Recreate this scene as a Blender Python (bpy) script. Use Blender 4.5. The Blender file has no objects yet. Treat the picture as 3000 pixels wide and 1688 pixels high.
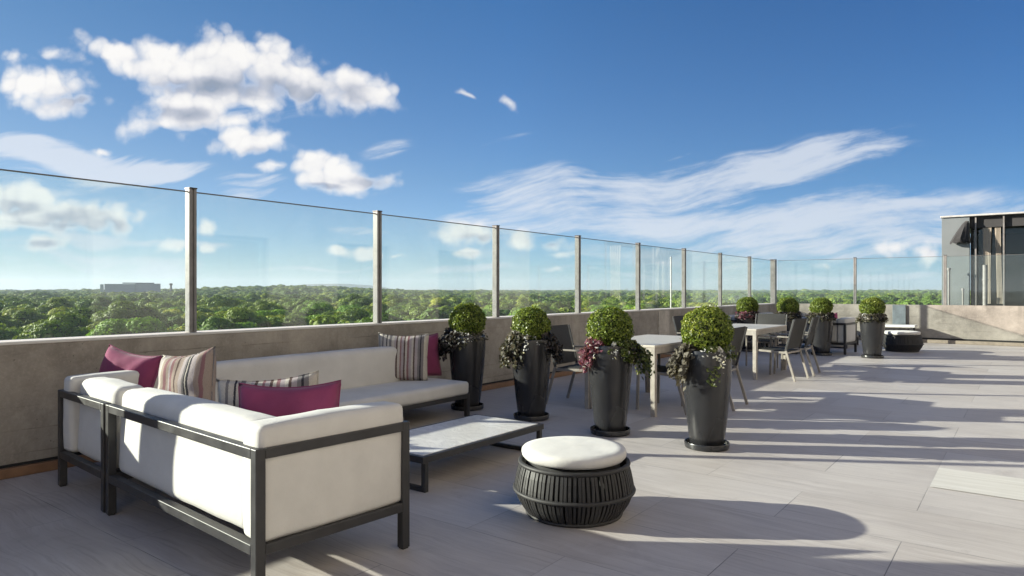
import bpy, bmesh, math, random
import numpy as np
from mathutils import Vector, Matrix, noise

R = math.radians
S = bpy.context.scene
COL = S.collection

# ------------------------------------------------------------------ camera
EYE = 1.32
cam_d = bpy.data.cameras.new("camera")
cam_d.sensor_width = 36.0
cam_d.lens = 1703.0 / 2576.0 * 36.0
cam_d.shift_y = 6.5 / 2576.0
cam_d.clip_start = 0.05
cam_d.clip_end = 60000.0
cam = bpy.data.objects.new("camera", cam_d)
cam.location = (0, 0, EYE)
cam.rotation_euler = (R(90), 0, 0)
COL.objects.link(cam)
S.camera = cam

# ------------------------------------------------------------------ sun + exposure
SUN_EL = 16.2
TO_SUN = Vector((-0.993, 0.12, 0)).normalized()
SUN_AZ = math.atan2(TO_SUN.x, TO_SUN.y)
sun_d = bpy.data.lights.new("sun", 'SUN')
sun_d.energy = 5.0
sun_d.angle = R(0.5)
sun_d.color = (1.0, 0.90, 0.76)
sun = bpy.data.objects.new("sun", sun_d)
to_sun = Vector((TO_SUN.x * math.cos(R(SUN_EL)), TO_SUN.y * math.cos(R(SUN_EL)), math.sin(R(SUN_EL))))
sun.rotation_euler = to_sun.to_track_quat('Z', 'Y').to_euler()
sun.location = (0, 0, 40)
COL.objects.link(sun)

S.view_settings.view_transform = 'Standard'
S.view_settings.look = 'None'
S.view_settings.gamma = 1.0
S.view_settings.exposure = 1.5
S.render.engine = 'CYCLES'
S.cycles.max_bounces = 8
S.cycles.diffuse_bounces = 3
S.cycles.glossy_bounces = 3
S.cycles.transmission_bounces = 4
S.cycles.transparent_max_bounces = 40
S.cycles.volume_bounces = 1
S.cycles.caustics_reflective = False
S.cycles.caustics_refractive = False
S.cycles.use_denoising = True
S.cycles.use_adaptive_sampling = True
S.cycles.adaptive_threshold = 0.015

# ------------------------------------------------------------------ node helpers
class NT:
    def __init__(self, tree):
        self.t = tree
        self.n = tree.nodes
        self.l = tree.links
    def new(self, kind, **kw):
        nd = self.n.new(kind)
        for k, v in kw.items():
            setattr(nd, k, v)
        return nd
    def put(self, sock, v):
        if v is None:
            return
        if isinstance(v, bpy.types.NodeSocket):
            self.l.new(v, sock)
        else:
            sock.default_value = v
    def math(self, op, a, b=None, c=None, clamp=False):
        nd = self.new('ShaderNodeMath', operation=op, use_clamp=clamp)
        for i, v in enumerate((a, b, c)):
            self.put(nd.inputs[i], v)
        return nd.outputs[0]
    def vmath(self, op, a, b=None, scale=None):
        nd = self.new('ShaderNodeVectorMath', operation=op)
        self.put(nd.inputs[0], a)
        self.put(nd.inputs[1], b)
        if scale is not None:
            self.put(nd.inputs['Scale'], scale)
        return nd.outputs['Value'] if op in ('LENGTH', 'DOT_PRODUCT', 'DISTANCE') else nd.outputs['Vector']
    def vmadd_f(self, a, b, c):
        return self.math('MULTIPLY_ADD', a, b, c)
    def vmadd(self, a, b, c):
        nd = self.new('ShaderNodeVectorMath', operation='MULTIPLY_ADD')
        self.put(nd.inputs[0], a); self.put(nd.inputs[1], b); self.put(nd.inputs[2], c)
        return nd.outputs[0]
    def noise(self, vec, scale, detail=4, rough=0.55, dist=0.0, out='Fac', dims='3D'):
        nd = self.new('ShaderNodeTexNoise', noise_dimensions=dims)
        self.put(nd.inputs['Vector'], vec)
        nd.inputs['Scale'].default_value = scale
        nd.inputs['Detail'].default_value = detail
        nd.inputs['Roughness'].default_value = rough
        nd.inputs['Distortion'].default_value = dist
        return nd.outputs[out]
    def mapping(self, vec, loc=(0, 0, 0), rot=(0, 0, 0), scale=(1, 1, 1), kind='POINT'):
        nd = self.new('ShaderNodeMapping', vector_type=kind)
        self.put(nd.inputs['Vector'], vec)
        nd.inputs['Location'].default_value = loc
        nd.inputs['Rotation'].default_value = rot
        nd.inputs['Scale'].default_value = scale
        return nd.outputs[0]
    def ramp(self, fac, stops, interp='LINEAR'):
        nd = self.new('ShaderNodeValToRGB')
        cr = nd.color_ramp
        cr.interpolation = interp
        while len(cr.elements) < len(stops):
            cr.elements.new(0.5)
        for e, (p, c) in zip(cr.elements, stops):
            e.position = p
            e.color = tuple(c) + (1,) if len(c) == 3 else c
        self.put(nd.inputs[0], fac)
        return nd.outputs['Color']
    def mix(self, fac, a, b, mode='MIX'):
        nd = self.new('ShaderNodeMix', data_type='RGBA', blend_type=mode)
        self.put(nd.inputs[0], fac)
        for i, v in ((6, a), (7, b)):
            if isinstance(v, tuple) and len(v) == 3:
                v = v + (1,)
            self.put(nd.inputs[i], v)
        return nd.outputs[2]
    def maprange(self, v, a, b, c=0.0, d=1.0, smooth=False):
        nd = self.new('ShaderNodeMapRange')
        nd.interpolation_type = 'SMOOTHSTEP' if smooth else 'LINEAR'
        self.put(nd.inputs[0], v)
        for i, x in enumerate((a, b, c, d)):
            self.put(nd.inputs[1 + i], x)
        return nd.outputs[0]
    def bump(self, h, strength=0.3, dist=0.01, normal=None):
        nd = self.new('ShaderNodeBump')
        nd.inputs['Strength'].default_value = strength
        nd.inputs['Distance'].default_value = dist
        self.put(nd.inputs['Height'], h)
        self.put(nd.inputs['Normal'], normal)
        return nd.outputs[0]

# ------------------------------------------------------------------ world: sky and clouds
W = bpy.data.worlds.new("World")
S.world = W
W.use_nodes = True
W.cycles.sampling_method = 'NONE'
def build_world():
    t = NT(W.node_tree)
    t.n.clear()
    out = t.new('ShaderNodeOutputWorld')
    bg = t.new('ShaderNodeBackground')
    bg.inputs['Strength'].default_value = SKY_STRENGTH
    sky = t.new('ShaderNodeTexSky')
    sky.sky_type = 'NISHITA'
    sky.sun_disc = False
    sky.sun_elevation = R(SUN_EL)
    sky.sun_rotation = SUN_AZ % (2 * math.pi)
    sky.altitude = 100
    sky.air_density = 1.0
    sky.dust_density = 0.0
    sky.ozone_density = 2.2
    tc = t.new('ShaderNodeTexCoord')
    gen = tc.outputs['Generated']
    sep = t.new('ShaderNodeSeparateXYZ')
    t.l.new(gen, sep.inputs[0])
    # direction -> flat chart of the sky half in front of (and mirrored behind) the terrace
    yy = t.math('MAXIMUM', t.math('ABSOLUTE', sep.outputs['Y']), 0.12)
    u = t.math('DIVIDE', sep.outputs['X'], yy)
    v = t.math('DIVIDE', sep.outputs['Z'], yy)
    cb = t.new('ShaderNodeCombineXYZ')
    t.l.new(u, cb.inputs[0]); t.l.new(v, cb.inputs[1])
    P0 = cb.outputs[0]
    def D(px, py):
        return ((px - 1288) / 1703.0, (731 - py) / 1703.0)
    # cumulus blobs: centre, radii, tilt, weight
    blobs = [
        (285, 130, 115, 42, -14, 1), (400, 165, 170, 62, -8, 1), (555, 165, 160, 95, 0, 1.1), (690, 165, 95, 90, 0, 1.0), (780, 215, 130, 75, -18, 1),
        (905, 225, 95, 62, -20, 0.95), (560, 235, 240, 62, -4, 0.9), (470, 275, 150, 80, 8, 1), (400, 310, 100, 45, 8, .9),
        (600, 360, 105, 55, -4, 1), (650, 355, 85, 42, 0, .8), (560, 300, 130, 40, 0, .6),
        (150, 225, 130, 52, -5, .95), (60, 215, 110, 45, 0, .8), (170, 255, 140, 42, 5, .85), (110, 145, 120, 24, -4, .42),
        (800, 418, 85, 42, 4, .95), (865, 445, 135, 42, 0, 1), (930, 450, 75, 42, -8, .9), (690, 425, 70, 14, 0, .5),
        (60, 500, 130, 48, 0, 1), (190, 548, 160, 52, -4, 1.05), (60, 555, 140, 38, 0, .95), (290, 565, 55, 32, -20, .85),
        (345, 555, 32, 24, 0, .7), (110, 612, 75, 20, 0, .55), (440, 622, 40, 22, 0, .8), (515, 625, 32, 17, 0, .7), (530, 572, 42, 24, 0, .55),
        (845, 637, 34, 17, 0, .9), (918, 632, 38, 19, 0, .95), (985, 640, 40, 9, 0, .55),
        (1165, 583, 75, 34, 0, 1.05), (1215, 596, 60, 24, 0, .85), (1185, 636, 42, 16, 0, .8), (1310, 600, 60, 28, 0, .95), (1385, 612, 75, 24, -6, .6), (1420, 640, 45, 10, 0, .5),
        (1162, 237, 20, 9, -38, .46), (1280, 262, 38, 17, -24, .47), (1395, 680, 36, 11, 0, .65),
        (2240, 625, 62, 20, 0, .55), (2350, 640, 45, 32, 0, .9), (2070, 668, 50, 10, 0, .45), (255, 375, 30, 11, -6, .5),
    ]
    def ellip(P, c, after=None):
        if after is not None:      # evaluate the blobs one after the other (keeps the shader's working memory small)
            nd = t.new('ShaderNodeVectorMath', operation='MULTIPLY_ADD')
            t.put(nd.inputs[0], after); nd.inputs[1].default_value = (1e-9, 1e-9, 0); t.put(nd.inputs[2], P)
            P = nd.outputs[0]
        (cx, cy), rx, ry, rot = D(c[0], c[1]), c[2] / 1703.0, c[3] / 1703.0, R(c[4])
        if abs(c[4]) < 5:
            m = t.vmadd(P, (1 / rx, 1 / ry, 0), (-cx / rx, -cy / ry, 0))
        else:
            ca, sa = math.cos(rot), math.sin(rot)
            q = t.new('ShaderNodeCombineXYZ')
            t.l.new(t.vmath('DOT_PRODUCT', P, (ca / rx, sa / rx, 0)), q.inputs[0])
            t.l.new(t.vmath('DOT_PRODUCT', P, (-sa / ry, ca / ry, 0)), q.inputs[1])
            m = t.vmath('ADD', q.outputs[0], (-(ca * cx + sa * cy) / rx, (sa * cx - ca * cy) / ry, 0))
        return t.vmath('LENGTH', m)
    def field(P, bl=None):
        acc = None
        for c in (bl or blobs):
            d = t.math('MULTIPLY_ADD', ellip(P, c, acc), -1.0 * c[5], 1.05 * c[5])
            if acc is None:
                acc = d
            else:
                nd = t.new('ShaderNodeMath', operation='SMOOTH_MAX')
                t.put(nd.inputs[0], acc); t.put(nd.inputs[1], d)
                nd.inputs[2].default_value = 0.16
                acc = nd.outputs[0]
        return acc
    def warp(P, seed):
        n1 = t.noise(t.vmath('ADD', P, (seed, 1.7, 0)), 9, 3, 0.6, out='Color', dims='2D')
        w1 = t.vmath('MULTIPLY', t.vmath('SUBTRACT', n1, (.5, .5, .5)), (.070, .034, 0))
        return t.vmath('ADD', P, w1)
    def lumps(P, scale):
        vo = t.new('ShaderNodeTexVoronoi', feature='F1', voronoi_dimensions='2D')
        t.put(vo.inputs['Vector'], P); vo.inputs['Scale'].default_value = scale
        return t.math('MULTIPLY', vo.outputs['Distance'], vo.outputs['Distance'])
    def dens(P, detail, blobs_=None):
        Pw = warp(P, 3.1)
        f = field(Pw, blobs_)
        n1 = t.noise(P, 9, detail, .64)
        d = t.vmadd_f(t.math('SUBTRACT', n1, .5), 1.5, f)
        if blobs_ is None:
            l1, l2 = lumps(Pw, 21), lumps(Pw, 52)
            d = t.math('SUBTRACT', d, t.math('MULTIPLY_ADD', l1, .60, t.math('MULTIPLY_ADD', l2, .30, -.19)))
            return d, l1, l2
        return d
    d0, lump1, lump2 = dens(P0, 9)
    dl = dens(t.vmath('ADD', P0, (-.010, .030, 0)), 1, [c for c in blobs if c[2] * c[3] > 2400])
    a_cum = t.maprange(d0, .02, .66, smooth=True)
    # self shading: dense toward the sun = shaded here; thick undersides are darker still
    sh = t.maprange(dl, .40, 1.35)
    under = None
    for c in [(700, 225, 190, 48, -8), (870, 232, 95, 40, -12), (520, 215, 160, 30, 0), (210, 568, 180, 36, -4), (50, 522, 130, 22, 0), (290, 568, 90, 30, -12), (190, 545, 120, 30, 0),
              (930, 462, 100, 20, -6), (800, 470, 90, 12, 0), (660, 385, 70, 24, 0), (230, 250, 90, 24, 0), (1215, 600, 55, 16, 0), (110, 615, 80, 14, 0), (440, 285, 120, 24, 0), (1390, 610, 60, 14, 0)]:
        d = t.maprange(ellip(P0, c, under), 1.25, .1, smooth=True)
        under = d if under is None else t.math('MAXIMUM', under, d)
    tone = t.math('ADD', t.math('MULTIPLY', sh, .30), t.math('MULTIPLY', under, t.math('MULTIPLY_ADD', sh, .40, .52)), clamp=True)
    puff = t.noise(t.vmath('ADD', P0, (-.004, .008, 0)), 24, 5, .6)
    tone = t.math('ADD', tone, t.math('MULTIPLY_ADD', t.math('SUBTRACT', .5, puff), .75, t.math('MULTIPLY_ADD', lump1, .45, t.math('MULTIPLY_ADD', lump2, .30, -.10))), clamp=True)
    sh2 = t.math('MULTIPLY', tone, t.maprange(d0, .2, .55, smooth=True))
    col_cum = t.ramp(sh2, [(0, (6.9, 6.75, 6.55)), (.22, (6.0, 5.95, 6.0)), (.55, (3.7, 3.9, 4.45)), (1.0, (1.9, 2.3, 3.0))])
    # ---- cirrus veil on the right: streaks fanned along a gentle slope
    rot = R(-8.5)
    Pc = t.vmath('ADD', P0, t.vmath('MULTIPLY', t.vmath('SUBTRACT', t.noise(P0, 3.2, 2, .5, out='Color', dims='2D'), (.5, .5, .5)), (.10, .10, 0)))
    def turn(P, ang, sx, sy):
        q = t.new('ShaderNodeCombineXYZ')
        t.l.new(t.vmath('DOT_PRODUCT', P, (math.cos(ang) * sx, math.sin(ang) * sx, 0)), q.inputs[0])
        t.l.new(t.vmath('DOT_PRODUCT', P, (-math.sin(ang) * sy, math.cos(ang) * sy, 0)), q.inputs[1])
        return q.outputs[0]
    n_st = t.noise(turn(Pc, R(7), 1.0, 4.6), 5.5, 7, .66, dims='2D')
    n_st2 = t.noise(turn(Pc, R(11), 1.0, 15.0), 6, 5, .6, dims='2D')
    cirrus = [(1400, 490, 230, 72, -2, 1.0), (1690, 470, 390, 76, 8, 1.0), (1900, 430, 440, 62, 9, 1.0), (1550, 560, 460, 70, 2, .95), (2150, 560, 600, 90, 5, .9), (1800, 630, 760, 70, 0, .6), (2020, 395, 340, 40, 8, .8),
              (985, 380, 75, 24, 14, .35), (1280, 358, 60, 9, 16, .25), (1715, 367, 80, 5, 16, .5),
              (150, 402, 290, 58, -7, 1.5), (340, 430, 210, 36, -3, 1.4), (60, 375, 160, 40, -8, 1.4), (400, 445, 120, 24, 0, 1.2), (640, 470, 120, 22, 0, .5), (250, 640, 330, 30, 2, .9), (120, 585, 260, 26, 0, 1.0), (420, 590, 200, 12, 3, .8), (900, 566, 110, 10, -5, .55), (700, 655, 130, 7, 4, .5), (60, 685, 130, 14, 0, .4), (150, 470, 360, 60, -6, .45),
              (650, 300, 190, 50, 0, .35), (640, 500, 90, 16, 3, .4), (1200, 690, 320, 14, 0, .6), (1650, 690, 260, 9, 2, .8), (1500, 655, 220, 9, 2, .7), (2100, 690, 380, 14, 0, .7), (760, 652, 210, 6, 4, .8)]
    acc = None
    for c in cirrus:
        d = t.math('MULTIPLY', t.maprange(ellip(Pc, c, acc), 1.15, .35, smooth=True), c[5])
        acc = d if acc is None else t.math('MAXIMUM', acc, d)
    tex = t.math('ADD', t.math('MULTIPLY', t.math('SUBTRACT', n_st, .44), 3.4), t.math('MULTIPLY', t.math('SUBTRACT', n_st2, .5), 1.7))
    a_cir = t.maprange(t.math('ADD', t.math('MULTIPLY', acc, 1.25), t.math('MULTIPLY', tex, .95)), .25, 1.75, smooth=True)
    a_cir = t.math('MULTIPLY', t.math('MULTIPLY', a_cir, t.maprange(acc, 0.0, .35, smooth=True)), .80)
    # ---- clear sky: Nishita, tuned a little toward the deep blue of the photograph
    rxy = t.math('SQRT', t.math('ADD', t.math('MULTIPLY', sep.outputs['X'], sep.outputs['X']), t.math('MULTIPLY_ADD', sep.outputs['Y'], sep.outputs['Y'], 1e-6)))
    az = t.maprange(t.math('DIVIDE', sep.outputs['X'], rxy), -.7, .7)
    base = t.mix(1.0, sky.outputs[0], t.ramp(sep.outputs['Z'], SKY_TINT), 'MULTIPLY')
    base = t.mix(1.0, base, t.ramp(az, [(.07, (.86, .84, .82)), (.5, (.74, .96, 1.10)), (.93, (.34, .64, .85))]), 'MULTIPLY')
    c1 = t.mix(a_cir, base, (5.0, 5.4, 6.0))
    c2 = t.mix(t.math('MULTIPLY', a_cum, .97), c1, col_cum)
    t.l.new(c2, bg.inputs['Color'])
    # the sky behind the viewer and below the horizon carries no clouds
    bg2 = t.new('ShaderNodeBackground')
    bg2.inputs['Strength'].default_value = SKY_STRENGTH
    t.l.new(t.mix(1.0, sky.outputs[0], t.ramp(sep.outputs['Z'], SKY_TINT_BACK), 'MULTIPLY'), bg2.inputs['Color'])
    hor = t.math('DIVIDE', sep.outputs['Y'], t.math('SQRT', t.math('ADD', t.math('MULTIPLY', sep.outputs['X'], sep.outputs['X']), t.math('MULTIPLY_ADD', sep.outputs['Y'], sep.outputs['Y'], 1e-6))))
    front = t.math('MULTIPLY', t.maprange(sep.outputs['Z'], -.004, .006), t.maprange(hor, .30, .62, smooth=True))
    mx = t.new('ShaderNodeMixShader')
    t.l.new(front, mx.inputs[0]); t.l.new(bg2.outputs[0], mx.inputs[1]); t.l.new(bg.outputs[0], mx.inputs[2])
    t.l.new(mx.outputs[0], out.inputs[0])
SKY_STRENGTH = 0.05
SKY_TINT_BACK = [(0, (.50, .60, .86)), (.3, (.46, .58, .80)), (1, (.38, .68, 1.0))]
SKY_TINT = [(0, (.60, .80, 1.22)), (.05, (.60, .76, 1.08)), (.16, (.53, .71, .92)), (.42, (.27, .65, .92)), (1, (.27, .62, .88))]
build_world()

# ------------------------------------------------------------------ object helpers
def tag(o, label=None, cat=None, group=None, kind=None):
    if label: o['label'] = label
    if cat: o['category'] = cat
    if group: o['group'] = group
    if kind: o['kind'] = kind
    return o

def thing(name, label, cat, loc=(0, 0, 0), rz=0.0, group=None):
    o = bpy.data.objects.new(name, None)
    o.empty_display_size = 0.1
    o.location = loc
    o.rotation_euler = (0, 0, rz)
    COL.objects.link(o)
    return tag(o, label, cat, group)

def kids(o):
    return [c for c in ALL_CHILDREN.get(o.name, [])]
ALL_CHILDREN = {}

def obj(name, mesh, mat=None, parent=None, loc=None, bevel=0.0):
    o = bpy.data.objects.new(name, mesh)
    COL.objects.link(o)
    if mat is not None:
        mats = mat if isinstance(mat, (list, tuple)) else [mat]
        mesh.materials.clear()
        for m in mats:
            mesh.materials.append(m)
    if loc is not None:
        o.location = loc
    if parent is not None:
        o.parent = parent
        ALL_CHILDREN.setdefault(parent.name, []).append(o)
    if bevel > 0:
        b = o.modifiers.new('bevel', 'BEVEL')
        b.width = bevel
        b.segments = 2
        b.limit_method = 'ANGLE'
        b.angle_limit = R(40)
    return o

def dup(root, loc=None, rz=None, label=None, group=None, scale=None):
    r = root.copy()
    COL.objects.link(r)
    if loc is not None: r.location = loc
    if rz is not None: r.rotation_euler = (0, 0, rz)
    if scale is not None: r.scale = (scale, scale, scale) if not isinstance(scale, tuple) else scale
    if label: r['label'] = label
    if group: r['group'] = group
    for ch in kids(root):
        c = ch.copy()
        COL.objects.link(c)
        c.parent = r
        ALL_CHILDREN.setdefault(r.name, []).append(c)
        for g in kids(ch):
            d = g.copy()
            COL.objects.link(d)
            d.parent = c
            ALL_CHILDREN.setdefault(c.name, []).append(d)
    return r

class MB:
    """collects vertices and faces for ONE mesh"""
    def __init__(self):
        self.v, self.f, self.m = [], [], []
    def add(self, vs, fs, mi=0):
        o = len(self.v)
        self.v += [tuple(p) for p in vs]
        self.f += [tuple(i + o for i in f) for f in fs]
        self.m += [mi] * len(fs)
    def box(self, x0, x1, y0, y1, z0, z1, mi=0):
        vs = [(x0, y0, z0), (x1, y0, z0), (x1, y1, z0), (x0, y1, z0), (x0, y0, z1), (x1, y0, z1), (x1, y1, z1), (x0, y1, z1)]
        fs = [(0, 3, 2, 1), (4, 5, 6, 7), (0, 1, 5, 4), (1, 2, 6, 5), (2, 3, 7, 6), (3, 0, 4, 7)]
        self.add(vs, fs, mi)
    def bar(self, p0, p1, w, h, side=(1, 0, 0), mi=0, w1=None, h1=None):
        """rectangular bar from p0 to p1; w along `side`, h across"""
        p0, p1 = Vector(p0), Vector(p1)
        d = (p1 - p0).normalized()
        s = Vector(side)
        s = (s - d * s.dot(d)).normalized()
        q = d.cross(s)
        w1 = w if w1 is None else w1
        h1 = h if h1 is None else h1
        vs = []
        for p, ww, hh in ((p0, w, h), (p1, w1, h1)):
            for a, b in ((-1, -1), (1, -1), (1, 1), (-1, 1)):
                vs.append(p + s * (a * ww / 2) + q * (b * hh / 2))
        fs = [(3, 2, 1, 0), (4, 5, 6, 7), (0, 1, 5, 4), (1, 2, 6, 5), (2, 3, 7, 6), (3, 0, 4, 7)]
        self.add(vs, fs, mi)
    def tube(self, pts, r, n=8, mi=0):
        pts = [Vector(p) for p in pts]
        rs = r if isinstance(r, (list, tuple)) else [r] * len(pts)
        vs, fs = [], []
        ref = Vector((0, 0, 1))
        if abs((pts[-1] - pts[0]).normalized().dot(ref)) > .9:
            ref = Vector((1, 0, 0))
        for i, p in enumerate(pts):
            d = (pts[min(i + 1, len(pts) - 1)] - pts[max(i - 1, 0)]).normalized()
            s = d.cross(ref).normalized()
            q = d.cross(s)
            for k in range(n):
                a = 2 * math.pi * k / n
                vs.append(p + (s * math.cos(a) + q * math.sin(a)) * rs[i])
        for i in range(len(pts) - 1):
            for k in range(n):
                a, b = i * n + k, i * n + (k + 1) % n
                fs.append((a, b, b + n, a + n))
        fs.append(tuple(range(n - 1, -1, -1)))
        fs.append(tuple(range((len(pts) - 1) * n, len(pts) * n)))
        self.add(vs, fs, mi)
    def lathe(self, prof, n=48, mi=0, center=(0, 0), close=True, jit=None):
        vs, fs = [], []
        for (r, z) in prof:
            for k in range(n):
                a = 2 * math.pi * k / n
                rr = r + (jit(a, z) if jit else 0)
                vs.append((center[0] + rr * math.cos(a), center[1] + rr * math.sin(a), z))
        for i in range(len(prof) - 1):
            for k in range(n):
                a, b = i * n + k, i * n + (k + 1) % n
                fs.append((a, b, b + n, a + n))
        if close:
            fs.append(tuple(range(n - 1, -1, -1)))
            fs.append(tuple(range((len(prof) - 1) * n, len(prof) * n)))
        self.add(vs, fs, mi)
    def mesh(self, name, smooth=None):
        me = bpy.data.meshes.new(name)
        me.from_pydata(self.v, [], self.f)
        me.polygons.foreach_set('material_index', self.m)
        if smooth is not None:
            me.polygons.foreach_set('use_smooth', [True] * len(self.f))
            if smooth < 180:
                me.set_sharp_from_angle(angle=R(smooth))
        me.update()
        return me
    def build(self, name, mat, parent=None, smooth=None, bevel=0.0, loc=None):
        return obj(name, self.mesh(name, smooth), mat, parent, loc, bevel)

def quads_mesh(name, centers, normals, sizes, rng, aspect=1.0, tilt=0.6, roll=None):
    """many leaf-like faces: a four-cornered leaf (kite) per point, as one mesh"""
    c = np.asarray(centers, float); nrm = np.asarray(normals, float)
    k = len(c)
    nrm = nrm + rng.normal(0, tilt, (k, 3))
    nrm /= np.linalg.norm(nrm, axis=1, keepdims=True) + 1e-9
    ref = rng.normal(0, 1, (k, 3))
    s = np.cross(nrm, ref); s /= np.linalg.norm(s, axis=1, keepdims=True) + 1e-9
    q = np.cross(nrm, s)
    sz = np.asarray(sizes, float).reshape(-1, 1) * np.ones((k, 1))
    a = c - s * sz * aspect
    b = c + q * sz * .55 - s * sz * .1 + nrm * sz * .12
    d = c + s * sz * aspect
    e = c - q * sz * .55 - s * sz * .1 + nrm * sz * .12
    vs = np.stack([a, b, d, e], 1).reshape(-1, 3)
    me = bpy.data.meshes.new(name)
    me.vertices.add(4 * k)
    me.vertices.foreach_set('co', vs.astype(np.float32).ravel())
    me.loops.add(4 * k)
    me.loops.foreach_set('vertex_index', np.arange(4 * k, dtype=np.int32))
    me.polygons.add(k)
    me.polygons.foreach_set('loop_start', np.arange(0, 4 * k, 4, dtype=np.int32))
    me.polygons.foreach_set('loop_total', np.full(k, 4, dtype=np.int32))
    me.update(calc_edges=True)
    me.validate()
    return me

# ------------------------------------------------------------------ materials
def mat(name, color, rough=0.5, metal=0.0, spec=None):
    m = bpy.data.materials.new(name)
    m.use_nodes = True
    b = m.node_tree.nodes['Principled BSDF']
    b.inputs['Base Color'].default_value = tuple(color) + (1,)
    b.inputs['Roughness'].default_value = rough
    b.inputs['Metallic'].default_value = metal
    if spec is not None:
        b.inputs['Specular IOR Level'].default_value = spec
    return m, NT(m.node_tree), b

def coords(t, kind='Object'):
    return t.new('ShaderNodeTexCoord').outputs[kind]

def m_fabric(name, color, var=0.06, weave=420, dirt=0.0):
    m, t, b = mat(name, color, .92, 0, .25)
    co = coords(t)
    n = t.noise(co, 3.5, 4, .6)
    lo = tuple(c * (1 - var * 2.2) for c in color)
    hi = tuple(min(1, c * (1 + var)) for c in color)
    col = t.ramp(n, [(.25, lo), (.75, hi)])
    fine = t.noise(t.mapping(co, scale=(1, 1, .25)), weave, 2, .5)
    col = t.mix(t.maprange(fine, .3, .7, 0, .16), col, tuple(c * .8 for c in color))
    t.l.new(col, b.inputs['Base Color'])
    h = t.math('ADD', t.math('MULTIPLY', t.noise(co, 14, 5, .6), .35), t.math('MULTIPLY', fine, .12))
    t.l.new(t.bump(h, .5, .012), b.inputs['Normal'])
    b.inputs['Sheen Weight'].default_value = .15
    return m

def m_metal_paint(name, color, rough=.42, wear=.25):
    m, t, b = mat(name, color, rough, 0, .5)
    co = coords(t)
    n = t.noise(co, 9, 5, .65)
    col = t.ramp(n, [(.3, tuple(c * .8 for c in color)), (.72, tuple(min(1, c * 1.25 + .004) for c in color))])
    t.l.new(col, b.inputs['Base Color'])
    t.l.new(t.maprange(n, .3, .7, rough - .08, rough + .12), b.inputs['Roughness'])
    t.l.new(t.bump(t.noise(co, 260, 2, .5), .08, .002), b.inputs['Normal'])
    return m

M = {}
M['white_fabric'] = m_fabric('white_fabric', (.645, .63, .595))
M['purple_fabric'] = m_fabric('purple_fabric', (.255, .050, .122), .10, 300)
M['dark_metal'] = m_metal_paint('dark_metal', (.030, .029, .030))
M['dark_gap'] = mat('dark_gap', (.012, .012, .012), .8)[0]
M['taupe_metal'] = m_metal_paint('taupe_metal', (.40, .365, .32), .38)
M['post_metal'] = m_metal_paint('post_metal', (.195, .188, .18), .45)
M['chair_metal'] = m_metal_paint('chair_metal', (.27, .245, .215), .36)

def m_stripes(name, stops, width=.5):
    m, t, b = mat(name, (.5, .5, .5), .92, 0, .2)
    co = coords(t)
    sep = t.new('ShaderNodeSeparateXYZ')
    t.l.new(t.vmath('ADD', co, t.vmath('MULTIPLY', t.vmath('SUBTRACT', t.noise(co, 60, 2, .5, out='Color'), (.5, .5, .5)), (.006, 0, 0))), sep.inputs[0])
    x = t.math('MULTIPLY_ADD', sep.outputs['X'], 1.0 / width, .5)
    col = t.ramp(x, stops, 'CONSTANT')
    wv = t.noise(t.mapping(co, scale=(1, 1, .2)), 380, 2, .5)
    col = t.mix(t.maprange(wv, .35, .7, 0, .35), col, (.16, .13, .12))
    t.l.new(col, b.inputs['Base Color'])
    h = t.math('ADD', t.math('MULTIPLY', t.noise(co, 16, 5, .6), .5), t.math('MULTIPLY', wv, .15))
    t.l.new(t.bump(h, .5, .012), b.inputs['Normal'])
    return m
cream, grey_, navy, mauve, tan, brown, pale = (.56, .52, .45), (.20, .19, .19), (.022, .024, .035), (.27, .135, .145), (.36, .29, .245), (.10, .065, .055), (.42, .37, .37)
M['stripes_warm'] = m_stripes('stripes_warm', [(0, grey_), (.05, cream), (.09, grey_), (.12, pale), (.17, cream), (.20, tan), (.26, mauve), (.31, tan), (.35, pale), (.38, mauve), (.42, tan), (.47, brown), (.50, tan), (.56, pale),
                             (.62, grey_), (.645, navy), (.67, cream), (.685, navy), (.72, pale), (.80, tan), (.86, mauve), (.90, tan), (.95, grey_)])
M['stripes_cool'] = m_stripes('stripes_cool', [(0, cream), (.07, grey_), (.10, cream), (.16, navy), (.18, cream), (.22, grey_), (.27, cream), (.33, pale), (.37, brown), (.40, cream), (.45, mauve), (.48, pale), (.53, brown), (.56, cream),
                             (.60, mauve), (.64, pale), (.69, cream), (.73, brown), (.76, pale), (.82, grey_), (.86, navy), (.89, grey_), (.94, cream)])

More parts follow.
